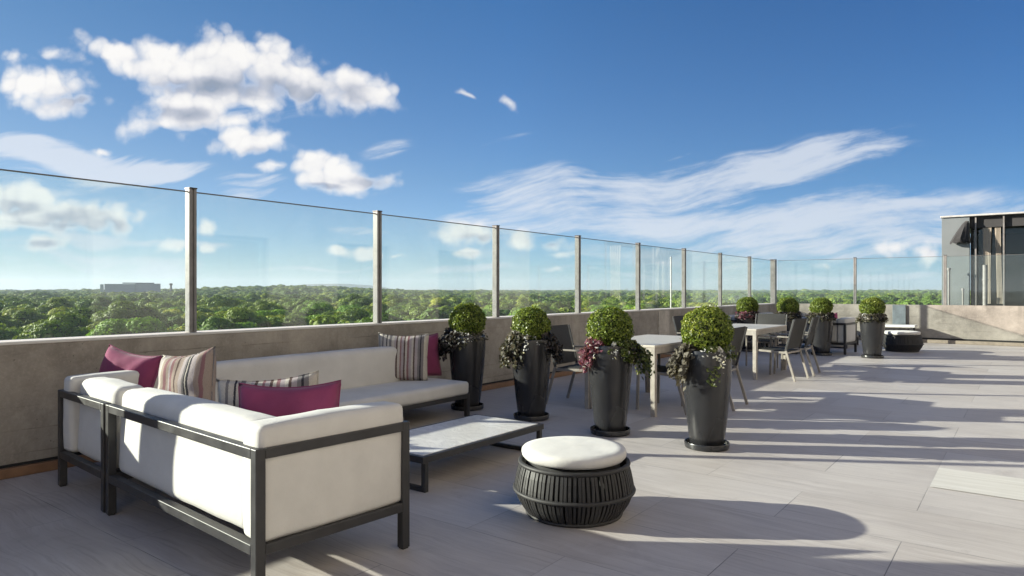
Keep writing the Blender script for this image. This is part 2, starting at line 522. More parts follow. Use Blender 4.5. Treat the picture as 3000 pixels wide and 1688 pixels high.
def m_concrete(name, color, streak=True):
    m, t, b = mat(name, color, .88, 0, .3)
    co = coords(t)
    big = t.noise(co, 1.5, 8, .68)
    mid = t.noise(t.mapping(co, scale=(1, 1, 1.5)), 4, 8, .7)
    fine = t.noise(co, 46, 5, .7)
    col = t.ramp(big, [(.30, tuple(c * .55 for c in color)), (.5, color), (.70, tuple(c * 1.35 for c in color))])
    col = t.mix(t.maprange(mid, .42, .75, 0, .55), col, tuple(c * .62 for c in color))
    col = t.mix(t.maprange(fine, .5, .78, 0, .4), col, tuple(min(1, c * 1.5) for c in color))
    # shutter-board lines every 0.16 m and small pits
    sep = t.new('ShaderNodeSeparateXYZ')
    t.l.new(co, sep.inputs[0])
    zz = t.math('FRACT', t.math('MULTIPLY_ADD', sep.outputs['Z'], 1 / .165, t.math('MULTIPLY', t.noise(co, 2.5, 3), .12)))
    line = t.math('MULTIPLY', t.maprange(zz, 0, .045, 1, 0), t.maprange(t.noise(co, 2.2, 4), .42, .62))
    vo = t.new('ShaderNodeTexVoronoi')
    vo.inputs['Scale'].default_value = 26
    t.l.new(co, vo.inputs['Vector'])
    pit = t.math('MULTIPLY', t.maprange(vo.outputs['Distance'], .16, .06, 0, 1), t.maprange(t.noise(co, 7, 2), .5, .62))
    drip = t.math('MULTIPLY', t.maprange(t.noise(t.mapping(co, scale=(5.5, 5.5, .35)), 1.0, 6, .7), .52, .70), t.maprange(t.noise(co, 1.3, 3), .38, .62))
    col = t.mix(t.math('MULTIPLY', drip, .5), col, tuple(c * .5 for c in color))
    pale = t.maprange(t.noise(t.vmath('ADD', co, (3.1, 7.7, 1.3)), 2.6, 8, .72), .56, .70, 0, .42)
    col = t.mix(pale, col, tuple(min(1, c * 1.55) for c in color))
    dark = t.math('MAXIMUM', t.math('MULTIPLY', line, .7), t.math('MULTIPLY', pit, .85))
    col = t.mix(dark, col, tuple(c * .4 for c in color))
    t.l.new(col, b.inputs['Base Color'])
    h = t.math('SUBTRACT', t.math('ADD', t.math('MULTIPLY', mid, .6), t.math('MULTIPLY', fine, .35)), dark)
    t.l.new(t.bump(h, .55, .012), b.inputs['Normal'])
    return m
M['concrete'] = m_concrete('concrete', (.345, .312, .265))
M['concrete_far'] = m_concrete('concrete_far', (.27, .25, .222))
M['concrete_panel'] = m_concrete('concrete_panel', (.47, .43, .37))
M['skirting'] = m_metal_paint('skirting', (.23, .125, .065), .5)

def m_floor():
    m, t, b = mat('stone_paving', (.4, .38, .35), .6, 0, .4)
    co = coords(t)
    br = t.new('ShaderNodeTexBrick')
    br.offset = .5
    br.inputs['Scale'].default_value = 1.0
    br.inputs['Brick Width'].default_value = 1.30
    br.inputs['Row Height'].default_value = .62
    br.inputs['Mortar Size'].default_value = .0028
    br.inputs['Mortar Smooth'].default_value = .3
    br.inputs['Bias'].default_value = 0
    br.inputs['Color1'].default_value = (.0, .0, .0, 1)
    br.inputs['Color2'].default_value = (1, 1, 1, 1)
    br.inputs['Mortar'].default_value = (.5, .5, .5, 1)
    t.l.new(co, br.inputs['Vector'])
    tone = br.outputs['Color']
    # veins run along the slabs, shifted slab by slab
    shift = t.vmath('MULTIPLY', tone, (3.7, 5.1, 0))
    pv = t.vmath('ADD', co, shift)
    wv = t.vmath('ADD', pv, t.vmath('MULTIPLY', t.vmath('SUBTRACT', t.noise(pv, 1.3, 3, .5, out='Color'), (.5, .5, .5)), (.1, .22, 0)))
    v1 = t.noise(t.mapping(wv, rot=(0, 0, R(7)), scale=(.55, 7.5, 1)), 2.6, 8, .62)
    v2 = t.noise(t.mapping(wv, rot=(0, 0, R(5)), scale=(.6, 20, 1)), 3.0, 5, .6)
    fine = t.noise(co, 55, 5, .7)
    cloud = t.noise(co, .9, 4, .6)
    a = t.ramp(v1, [(.26, (0.373, 0.332, 0.307)), (.48, (0.471, 0.427, 0.399)), (.72, (0.548, 0.511, 0.485))])
    a = t.mix(t.maprange(v2, .52, .72, 0, .75), a, (0.285, 0.253, 0.233))
    a = t.mix(t.maprange(tone, 0, 1, 0, .5), a, (0.614, 0.585, 0.571))
    a = t.mix(t.maprange(cloud, .48, .7, 0, .42), a, (0.352, 0.314, 0.294))
    a = t.mix(t.maprange(fine, .55, .8, 0, .35), a, (0.318, 0.292, 0.271))
    # small drips and scuffs
    spots = t.math('MAXIMUM', t.maprange(t.noise(co, 7, 6, .72), .62, .74, 0, .45), t.maprange(t.noise(co, 1.7, 7, .7, .6), .60, .70, 0, .30))
    a = t.mix(spots, a, (0.263, 0.236, 0.220))
    a = t.mix(t.math('MULTIPLY', br.outputs['Fac'], t.maprange(t.noise(co, 1.6, 3), .35, .62, .12, .9)), a, (0.143, 0.136, 0.135))
    t.l.new(a, b.inputs['Base Color'])
    t.l.new(t.maprange(v1, .3, .7, .42, .62), b.inputs['Roughness'])
    h = t.math('SUBTRACT', t.math('ADD', t.math('MULTIPLY', v2, .3), t.math('MULTIPLY', fine, .3)), t.math('MULTIPLY', br.outputs['Fac'], 1.4))
    t.l.new(t.bump(h, .35, .004), b.inputs['Normal'])
    return m
M['floor'] = m_floor()

def m_marble():
    m, t, b = mat('marble', (.6, .6, .6), .28, 0, .5)
    co = coords(t)
    w = t.vmath('ADD', co, t.vmath('MULTIPLY', t.vmath('SUBTRACT', t.noise(co, 2.2, 5, .6, out='Color'), (.5, .5, .5)), (.5, .5, 0)))
    n = t.noise(t.mapping(w, rot=(0, 0, R(38)), scale=(1, 5, 1)), 3.2, 7, .6)
    col = t.ramp(n, [(.3, (.55, .53, .51)), (.46, (.75, .73, .70)), (.52, (.60, .58, .56)), (.56, (.78, .76, .73)), (.75, (.80, .79, .76))])
    t.l.new(col, b.inputs['Base Color'])
    return m
M['marble'] = m_marble()

def m_tabletop():
    m, t, b = mat('table_laminate', (.55, .5, .43), .4, 0, .5)
    co = coords(t)
    n = t.noise(t.mapping(co, scale=(6, 1, 1)), 6, 6, .6)
    t.l.new(t.ramp(n, [(.3, (.50, .455, .39)), (.7, (.60, .555, .485))]), b.inputs['Base Color'])
    return m
M['table_top'] = m_tabletop()

def m_pot():
    m, t, b = mat('pot_glaze', (.028, .028, .030), .34, 0, .5)
    co = coords(t)
    n = t.noise(co, 5, 5, .6)
    t.l.new(t.ramp(n, [(.3, (.021, .021, .023)), (.7, (.028, .028, .030))]), b.inputs['Base Color'])
    dust = t.noise(t.mapping(co, scale=(1, 1, .6)), 4, 3, .5)
    t.l.new(t.maprange(dust, .3, .75, .22, .32), b.inputs['Roughness'])
    t.l.new(t.bump(t.noise(co, 30, 3), .06, .004), b.inputs['Normal'])
    return m
M['pot'] = m_pot()
M['soil'] = mat('soil', (.03, .022, .016), .95)[0]
M['rope'] = m_metal_paint('rope', (.022, .021, .021), .6)
M['stem'] = mat('stem_bark', (.10, .075, .05), .85)[0]

def m_mesh_sling():
    m, t, b = mat('sling_mesh', (.03, .03, .031), .7, 0, .3)
    co = coords(t)
    w = t.noise(t.mapping(co, scale=(1, 1, 1)), 300, 1, .5)
    t.l.new(t.ramp(w, [(.35, (.016, .016, .017)), (.65, (.05, .049, .047))]), b.inputs['Base Color'])
    return m
M['sling'] = m_mesh_sling()

def m_leaf(name, stops, rough=.45, trans=.35, big=None):
    """foliage: each leaf face its own tone; thin leaves let some light through"""
    m = bpy.data.materials.new(name)
    m.use_nodes = True
    t = NT(m.node_tree)
    t.n.clear()
    out = t.new('ShaderNodeOutputMaterial')
    geo = t.new('ShaderNodeNewGeometry')
    col = t.ramp(geo.outputs['Random Per Island'], stops)
    if big:
        oi = t.new('ShaderNodeObjectInfo')
        col2 = t.ramp(oi.outputs['Random'], big)
        col = t.mix(1.0, col, col2, 'MULTIPLY')
    p = t.new('ShaderNodeBsdfPrincipled')
    t.l.new(col, p.inputs['Base Color'])
    p.inputs['Roughness'].default_value = rough
    p.inputs['Specular IOR Level'].default_value = .35
    tr = t.new('ShaderNodeBsdfTranslucent')
    t.l.new(t.mix(1.0, col, (1.25, 1.2, .6), 'MULTIPLY'), tr.inputs['Color'])
    mx = t.new('ShaderNodeMixShader')
    mx.inputs[0].default_value = trans
    t.l.new(p.outputs[0], mx.inputs[1]); t.l.new(tr.outputs[0], mx.inputs[2])
    t.l.new(mx.outputs[0], out.inputs[0])
    return m
M['box_leaf'] = m_leaf('boxwood_leaf', [(0, (.040, .068, .012)), (.35, (.115, .170, .024)), (.7, (.215, .28, .042)), (1, (.34, .39, .085))], .4, .3)
M['dark_leaf'] = m_leaf('dark_purple_leaf', [(0, (.012, .012, .010)), (.5, (.030, .026, .022)), (.8, (.06, .045, .042)), (1, (.10, .085, .07))], .5, .15)
M['olive_leaf'] = m_leaf('olive_leaf', [(0, (.035, .038, .018)), (.45, (.075, .072, .040)), (.8, (.12, .105, .075)), (1, (.22, .19, .155))], .5, .25)
M['brown_leaf'] = m_leaf('dry_leaf', [(0, (.035, .030, .022)), (.5, (.095, .082, .060)), (1, (.19, .17, .13))], .6, .2)
M['pink_leaf'] = m_leaf('pink_leaf', [(0, (.06, .02, .03)), (.5, (.17, .045, .075)), (.8, (.26, .10, .12)), (1, (.35, .22, .22))], .5, .25)
M['trail_leaf'] = m_leaf('trailing_green_leaf', [(0, (.035, .055, .012)), (.5, (.085, .115, .025)), (.85, (.15, .17, .05)), (1, (.26, .26, .14))], .45, .3)
M['white_flower'] = m_leaf('white_petal', [(0, (.55, .55, .56)), (1, (.82, .80, .78))], .5, .3)
M['crown_core'] = mat('crown_core', (.032, .054, .013), .9)[0]  # dark green puts the shade between leaf clumps into the colour
M['ball_shade_core'] = mat('ball_shade_core', (.014, .022, .007), .9)[0]  # near-black green paints the shade between the ball's leaves
FOREST_STOPS = [(0, (.125, .205, .028)), (.5, (.170, .255, .035)), (.8, (.21, .295, .042)), (1, (.26, .315, .06))]
FOREST_TONES = [(0, (.55, .70, .72)), (.3, (.8, .92, .8)), (.55, (1.05, 1.05, 1.0)), (.8, (1.45, 1.3, 1.0)), (1, (1.9, 1.55, 1.3))]
M['tree_leaf'] = m_leaf('tree_leaf', FOREST_STOPS, .6, .25, FOREST_TONES)
M['tree_bark'] = mat('tree_bark', (.08, .065, .05), .9)[0]

def m_glass(name, tint, rough=0.0):
    m = bpy.data.materials.new(name)
    m.use_nodes = True
    t = NT(m.node_tree)
    t.n.clear()
    out = t.new('ShaderNodeOutputMaterial')
    tr = t.new('ShaderNodeBsdfTransparent')
    tr.inputs[0].default_value = tuple(tint) + (1,)
    gl = t.new('ShaderNodeBsdfGlossy')
    gl.inputs['Roughness'].default_value = rough
    gl.inputs[0].default_value = (1, 1, 1, 1)
    fr = t.new('ShaderNodeFresnel')
    gback = t.new('ShaderNodeNewGeometry')
    t.l.new(t.maprange(gback.outputs['Backfacing'], 0, 1, 1.42, 1 / 1.42), fr.inputs[0])
    # faint film of dust
    df = t.new('ShaderNodeBsdfDiffuse')
    df.inputs[0].default_value = (.62, .66, .66, 1)
    co = coords(t)
    film = t.maprange(t.noise(co, 2.4, 6, .65), .35, .75, .010, .030)
    m0 = t.new('ShaderNodeMixShader')
    t.put(m0.inputs[0], film)
    t.l.new(tr.outputs[0], m0.inputs[1]); t.l.new(df.outputs[0], m0.inputs[2])
    mx = t.new('ShaderNodeMixShader')
    t.l.new(fr.outputs[0], mx.inputs[0])
    t.l.new(m0.outputs[0], mx.inputs[1]); t.l.new(gl.outputs[0], mx.inputs[2])
    t.l.new(mx.outputs[0], out.inputs[0])
    return m
M['trim'] = m_metal_paint('trim_metal', (.10, .10, .10), .35)
M['glass'] = m_glass('pane_glass', (.912, .962, .96))
M['glass_edge'] = mat('pane_edge', (.10, .15, .14), .25)[0]
M['room_dark'] = mat('room_dark', (.035, .036, .038), .8)[0]
M['curtain'] = m_fabric('curtain_cloth', (.55, .50, .42), .08, 200)
M['white_paint'] = m_metal_paint('white_paint', (.70, .70, .68), .45)
M['grey_render'] = m_metal_paint('grey_render', (.27, .285, .285), .35)
def m_panel():
    m, t, b = mat('facade_panel', (.17, .19, .195), .12, 0, .6)
    co = coords(t)
    t.l.new(t.ramp(t.noise(co, .9, 3, .5), [(.3, (.15, .17, .175)), (.7, (.19, .21, .215))]), b.inputs['Base Color'])
    return m
M['facade_panel'] = m_panel()

# ------------------------------------------------------------------ terrace frame: x = away from the left parapet, y = along it
WALL_ANG = R(-37.3)
WO = Vector((-3.59, 4.74, 0))
WN = Vector((math.cos(WALL_ANG), math.sin(WALL_ANG), 0))   # into the terrace
WA = Vector((-math.sin(WALL_ANG), math.cos(WALL_ANG), 0))  # along the parapet
def wp(x, y, z=0.0):
    p = WO + WN * x + WA * y
    return Vector((p.x, p.y, z))
YF = 18.44            # inner face of the far parapet
PAR_H = 0.956
GL_TOP = 2.19

# floor ------------------------------------------------------------
mb = MB()
mb.add([(-.3, -16, 0), (9.2, -16, 0), (9.2, YF + .3, 0), (-.3, YF + .3, 0)], [(0, 1, 2, 3)])
fl = mb.build('terrace_floor', M['floor'])
fl.location = WO; fl.rotation_euler = (0, 0, WALL_ANG)
tag(fl, 'pale veined stone slabs paving the rooftop terrace', 'floor', kind='structure')

mb = MB(); mb.add([(5.204, 3.724, .004), (6.496, 3.724, .004), (6.496, 4.336, .004), (5.204, 4.336, .004)], [(0, 1, 2, 3)])
m_ps, t_, b_ = mat('pale_slab', (.62, .60, .56), .6)
t_.l.new(t_.ramp(t_.noise(t_.mapping(coords(t_), scale=(.6, 7, 1)), 3, 7, .6), [(.3, (.56, .535, .49)), (.7, (.68, .66, .62))]), b_.inputs['Base Color'])
mb.build('paving_slab', m_ps, fl)

# parapets ----------------------------------------------------------
pw = thing('parapet_wall', 'long brown-grey concrete parapet running along the left under the glass', 'wall', WO, WALL_ANG)
pw['kind'] = 'thing'
mb = MB(); mb.box(-.25, 0, -16, YF, -.4, PAR_H - .022)
mb.build('wall_body', M['concrete'], pw, bevel=.006)
mb = MB(); mb.box(-.256, .004, -16, YF, PAR_H - .0215, PAR_H)
mb.build('coping', mat('coping_stone', (.66, .64, .60), .7)[0], pw, bevel=.004)
mb = MB(); mb.box(.0015, .045, -16, YF - .012, .001, .072)
mb.build('skirting', M['skirting'], pw, bevel=.006)
mb = MB(); mb.box(.0015, .010, -16, YF - .006, .074, .092)
mb.build('gap_shade_strip', M['dark_gap'], pw)  # near-black strip paints the shade of the gap above the skirting
mb = MB(); mb.box(.002, .012, 10.62, 11.12, .30, .925)
mb.build('cover_plate', M['concrete_panel'], pw, bevel=.003)

pf = thing('parapet_wall', 'rough pale concrete parapet closing the far end of the terrace', 'wall', WO, WALL_ANG)
pf['kind'] = 'thing'
mb = MB(); mb.box(-.25, 12, YF + .002, YF + .25, -.4, PAR_H - .001)
mb.build('wall_body', M['concrete_far'], pf, bevel=.006)
mb = MB(); mb.box(.05, 7.69, YF - .10, YF + .0005, .001, .085)
mb.build('kerb_strip', m_metal_paint('kerb_paint', (.23, .195, .155), .6), pf, bevel=.008)
mb = MB(); mb.box(.05, 7.69, YF - .012, YF + .0005, .088, .125)
mb.build('gap_shade_strip', M['dark_gap'], pf)  # near-black strip paints the shade of the gap above the kerb
mb = MB(); mb.box(2.93, 3.23, YF - .045, YF + .0005, .40, .945)
mb.build('cover_plate', m_metal_paint('cover_blue_grey', (.13, .155, .17), .4), pf, bevel=.003)

# glass screens ------------------------------------------------------
def post_mesh(mbx, x, y, z0, z1, wx=.075, wy=.066):
    # two outer flanges and a recessed web between them
    mbx.box(x - wx / 2, x + wx / 2, y - wy / 2, y - wy / 2 + .023, z0, z1)
    mbx.box(x - wx / 2, x + wx / 2, y + wy / 2 - .023, y + wy / 2, z0, z1)
    mbx.box(x - wx / 2 + .012, x + wx / 2 - .012, y - wy / 2 + .023, y + wy / 2 - .023, z0, z1 - .004)

def pane(x0, x1, y0, y1, z0, z1, parent):
    mb = MB()
    vs = [(x0, y0, z0), (x1, y0, z0), (x1, y1, z0), (x0, y1, z0), (x0, y0, z1), (x1, y0, z1), (x1, y1, z1), (x0, y1, z1)]
    big_is_x = (x1 - x0) < (y1 - y0)
    fs = [(0, 3, 2, 1), (4, 5, 6, 7), (0, 1, 5, 4), (1, 2, 6, 5), (2, 3, 7, 6), (3, 0, 4, 7)]
    mb.add(vs, fs)
    mb.m = [1, 1, 1, 0, 1, 0] if big_is_x else [1, 1, 0, 1, 0, 1]
    g_ = mb.build('glass_pane', [M['glass'], M['glass_edge']], parent)
    mb = MB(); mb.box(x0 - .003, x1 + .003, y0 + .001, y1 - .001, z1 - .004, z1 + .005) if big_is_x else mb.box(x0 + .001, x1 - .001, y0 - .003, y1 + .003, z1 - .004, z1 + .005)
    mb.build('edge_trim', M['trim'], g_)
    return g_

gs = thing('glass_screen', 'tall clear glass wind screen with slim posts along the left parapet', 'glass screen', WO, WALL_ANG)
ys = [1.40 + 2.125 * k for k in range(-6, 9)]
SHADOW_POST = 5
ys[SHADOW_POST] = -1.09  # unseen post, moved and widened to throw a shadow band on the sofa back
for k, y in enumerate(ys):
    mb = MB(); last = k == len(ys) - 1
    if last:
        mb.box(-.135, .0, y - .10, y + .06, PAR_H + .001, GL_TOP + .01)
    elif k == SHADOW_POST:
        mb.box(-.16, -.012, y - .112, y + .112, PAR_H + .001, GL_TOP + .012)
    else:
        post_mesh(mb, -.068, y, PAR_H + .001, GL_TOP + .012)
    p = mb.build('post', M['post_metal'], gs, bevel=.003)
    mb = MB()
    if last: mb.box(-.139, .004, y - .104, y + .064, GL_TOP + .011, GL_TOP + .022)
    elif k == SHADOW_POST: mb.box(-.165, -.008, y - .118, y + .118, GL_TOP + .013, GL_TOP + .03)
    else: mb.box(-.109, -.027, y - .036, y + .036, GL_TOP + .013, GL_TOP + .024)
    mb.build('post_cap', M['dark_metal'], p)
    if k:
        pane(-.074, -.062, ys[k - 1] + (.10 if k - 1 == SHADOW_POST else .022), y - (.10 if k == SHADOW_POST else .022), PAR_H + .010, GL_TOP - .012, gs)

gf = thing('glass_screen', 'glass wind screen with two posts on the far parapet before the pavilion', 'glass screen', WO, WALL_ANG)
xs = [-.068 + .02, 2.03, 4.08, 6.15, 8.22, 10.3]
for k, x in enumerate(xs):
    if k:
        mb = MB()
        wx, wy, y = .066, .075, YF + .068
        mb.box(x - wx / 2, x - wx / 2 + .030, y - wy / 2, y + wy / 2, PAR_H + .001, GL_TOP + .012)
        mb.box(x + wx / 2 - .030, x + wx / 2, y - wy / 2, y + wy / 2, PAR_H + .001, GL_TOP + .012)
        mb.box(x - wx / 2 + .030, x + wx / 2 - .030, y - wy / 2 + .016, y + wy / 2 - .016, PAR_H + .001, GL_TOP + .008)
        p = mb.build('post', M['post_metal'], gf, bevel=.003)
        mb = MB(); mb.box(x - .036, x + .036, y - .041, y + .041, GL_TOP + .013, GL_TOP + .024)
        mb.build('post_cap', M['dark_metal'], p)
        pane(xs[k - 1] + (.06 if k == 1 else .022), x - .022, YF + .062, YF + .074, PAR_H + .010, GL_TOP - .012, gf)

# ------------------------------------------------------------------ pavilion beyond the far parapet
pav = thing('pavilion', 'grey flat-roofed glazed pavilion with curtains behind the far parapet', 'building', wp(0, YF + 3.06), WALL_ANG)
TOPZ = 3.42
mb = MB(); mb.box(3.72, 7.4, -.06, 7, TOPZ, TOPZ + .05)
rf = mb.build('roof', m_metal_paint('roof_metal', (.45, .45, .44), .4), pav, bevel=.008)
mb = MB(); mb.box(3.75, 4.42, 0, .22, -3, TOPZ - .002)
mb.build('wall_panel', M['facade_panel'], pav, bevel=.006)
mb = MB(); mb.box(3.75, 3.95, .221, 7, -3, TOPZ - .004)
mb.build('side_wall', M['grey_render'], pav)
mb = MB()
mb.add([(4.3, 3.2, -3), (7.3, 3.2, -3), (7.3, 3.2, TOPZ), (4.3, 3.2, TOPZ)], [(0, 1, 2, 3)])
mb.box(4.421, 7.3, .05, 3.19, -3, .55)
mb.box(4.421, 7.3, .12, 3.19, TOPZ - .32, TOPZ - .003)
mb.box(4.43, 4.47, .23, 3.19, .551, TOPZ - .322)
mb.build('interior', M['room_dark'], pav)
def curtain(x0, x1, y, z0, z1, lean):
    mb = MB(); n = 28; rows = 10
    vs, fs = [], []
    for j in range(rows + 1):
        tz = j / rows
        for i in range(n + 1):
            u = i / n
            w = 1 - .35 * math.sin(tz * math.pi) * .4
            x = x0 + (x1 - x0) * (.5 + (u - .5) * w) + lean * (1 - tz)
            vs.append((x, y + .03 * math.sin(u * 5 * 2 * math.pi) * (1 - .3 * tz), z0 + (z1 - z0) * tz))
    for j in range(rows):
        for i in range(n):
            a = j * (n + 1) + i
            fs.append((a, a + 1, a + n + 2, a + n + 1))
    mb.add(vs, fs)
    return mb.build('curtain', M['curtain'], pav, smooth=180)
curtain(4.72, 4.92, .16, .95, TOPZ - .33, -.02)
curtain(4.99, 5.13, .18, .95, TOPZ - .33, .05)
curtain(6.6, 7.1, .2, .6, TOPZ - .33, 0)
for x, w in ((4.56, .035), (5.20, .035), (6.0, .035), (7.2, .05)):
    mb = MB(); mb.box(x - w / 2, x + w / 2, .02, .10, .55, TOPZ - .003)
    mb.build('mullion', M['post_metal'], pav)
mb = MB(); mb.tube([(4.80, -.55, -3), (4.80, -.55, 2.02)], .055, 14)
mb.tube([(4.80, -.55, 1.6), (4.80, -.55, 1.63)], .075, 14)
mb.build('column', M['post_metal'], pav, smooth=40)
mb = MB(); mb.box(4.42, 7.3, .55, .562, .55, TOPZ - .33)
gp = mb.build('glass_front', [M['glass']], pav)
# dark canvas awning folded against the facade
mb = MB(); vs, fs = [], []
ribs = 9
for j in range(6):
    tt = j / 5
    for i in range(ribs):
        a = math.pi * (i / (ribs - 1))
        rr = .04 + .34 * tt
        sc = .02 * (1 if i % 2 else -1) * tt
        vs.append((4.36 - rr * math.cos(a) * .62 - .16 * tt, -.06 - rr * math.sin(a) * .8 + sc, 3.28 - .62 * tt ** 1.2 - sc))
for j in range(5):
    for i in range(ribs - 1):
        a = j * ribs + i
        fs.append((a, a + 1, a + ribs + 1, a + ribs))
mb.add(vs, fs)
aw = mb.build('awning', m_fabric('awning_canvas', (.035, .036, .038), .1, 200), pav, smooth=60)
sm = aw.modifiers.new('thick', 'SOLIDIFY'); sm.thickness = .02
# service pipes at the foot
for x, h, w in ((3.95, 1.9, .03), (4.28, 1.32, .022)):
    mb = MB(); mb.tube([(x, -.3, -3), (x, -.3, h)], w, 10); mb.tube([(x, -.3, h), (x, -.3, h + .06)], w * 1.6, 10)
    mb.build('pipe', M['post_metal'] if x < 5 else M['white_paint'], pav, smooth=40)

# ------------------------------------------------------------------ the hotel the terrace belongs to (its long sunlit front faces the parapet)
hotel = thing('hotel_building', 'stone-grey hotel front with tall glazed doors along the back of the terrace', 'building', WO, WALL_ANG)
HX = 7.7
mb = MB()
door_y = [-12.5 + 3.6 * k for k in range(8)]
edges = [-16.0]
for y in door_y: edges += [y, y + 1.7]
edges.append(17.2)
for i in range(0, len(edges), 2):
    mb.box(HX, HX + .35, edges[i], edges[i + 1], 0, 7.6)
for y in door_y:
    mb.box(HX, HX + .35, y, y + 1.7, 2.5, 7.6)
mb.build('wall', m_concrete('cream_render', (.32, .305, .28)), hotel)
mb = MB(); mb.box(HX - .12, HX + 9, -16.1, 17.3, 7.602, 7.8)
mb.build('roof', M['white_paint'], hotel, bevel=.01)
mb = MB(); mb.box(HX + .36, HX + 9, 16.9, 17.2, -3, 7.6); mb.build('side_wall', M['grey_render'], hotel)
for y in door_y:
    mb = MB(); mb.box(HX + .10, HX + .16, y + .001, y + .07, .002, 2.498); mb.box(HX + .10, HX + .16, y + 1.63, y + 1.699, .002, 2.498)
    mb.box(HX + .10, HX + .16, y + .07, y + 1.63, 2.43, 2.498); mb.box(HX + .10, HX + .16, y + .07, y + 1.63, .002, .09); mb.box(HX + .10, HX + .16, y + .82, y + .88, .09, 2.43)
    d_ = mb.build('door', M['dark_metal'], hotel, bevel=.003)
    mb = MB(); mb.box(HX + .125, HX + .135, y + .07, y + 1.63, .09, 2.43); mb.build('door_glass', M['glass'], d_)
    mb = MB(); mb.add([(HX + 1.2, y - .5, 0), (HX + 1.2, y + 2.2, 0), (HX + 1.2, y + 2.2, 2.5), (HX + 1.2, y - .5, 2.5)], [(0, 1, 2, 3)])
    mb.build('room', M['room_dark'], d_)

# ------------------------------------------------------------------ upholstery shapes
def rim_samples(s, r, n):
    k = 2 * r / s
    inner = np.linspace(-1 + k, 1 - k, n)
    e = [0, .12, .3, .6]
    return [-1 + k * x for x in e] + list(inner) + [1 - k * x for x in reversed(e)]

def cushion(cx, cy, cz, sx, sy, sz, r=.03, puff=.012, seed=0, wr=.004, n=12, shape=None):
    mb = MB(); key = {}
    size = (sx, sy, sz); c = (cx, cy, cz)
    tv = [rim_samples(s, r, n if s > .3 else 5) for s in size]
    def put(p, face_ax, u, v, sign):
        inner = [max(-(s / 2 - r), min(s / 2 - r, q)) for q, s in zip(p, size)]
        d = Vector([a - b for a, b in zip(p, inner)])
        if d.length > 1e-9: d = d.normalized() * r
        q = Vector(inner) + d
        pf_ = puff * max(0, 1 - u * u) * max(0, 1 - v * v)
        q[face_ax] += sign * pf_
        k = (round(p[0], 5), round(p[1], 5), round(p[2], 5))
        if k in key: return key[k]
        if wr:
            w = noise.noise(Vector((q.x * 5 + seed, q.y * 5, q.z * 5))) * wr + noise.noise(Vector((q.x * 14, q.y * 14 + seed, q.z * 14))) * wr * .35
            q += q.normalized() * w
        if shape: q = shape(q)
        key[k] = len(mb.v)
        mb.v.append((q.x + cx, q.y + cy, q.z + cz))
        return key[k]
    for ax in range(3):
        a1, a2 = [a for a in range(3) if a != ax]
        for sign in (-1, 1):
            idx = []
            for v in tv[a2]:
                row = []
                for u in tv[a1]:
                    p = [0, 0, 0]
                    p[ax] = sign * size[ax] / 2; p[a1] = u * size[a1] / 2; p[a2] = v * size[a2] / 2
                    row.append(put(p, ax, u, v, sign))
                idx.append(row)
            for j in range(len(idx) - 1):
                for i in range(len(idx[0]) - 1):
                    q = (idx[j][i], idx[j][i + 1], idx[j + 1][i + 1], idx[j + 1][i])
                    flip = (sign < 0) != (ax == 1)
                    mb.f.append(tuple(reversed(q)) if flip else q)
                    mb.m.append(0)
    return mb

def seam_of(mb_parent, *a):
    return None

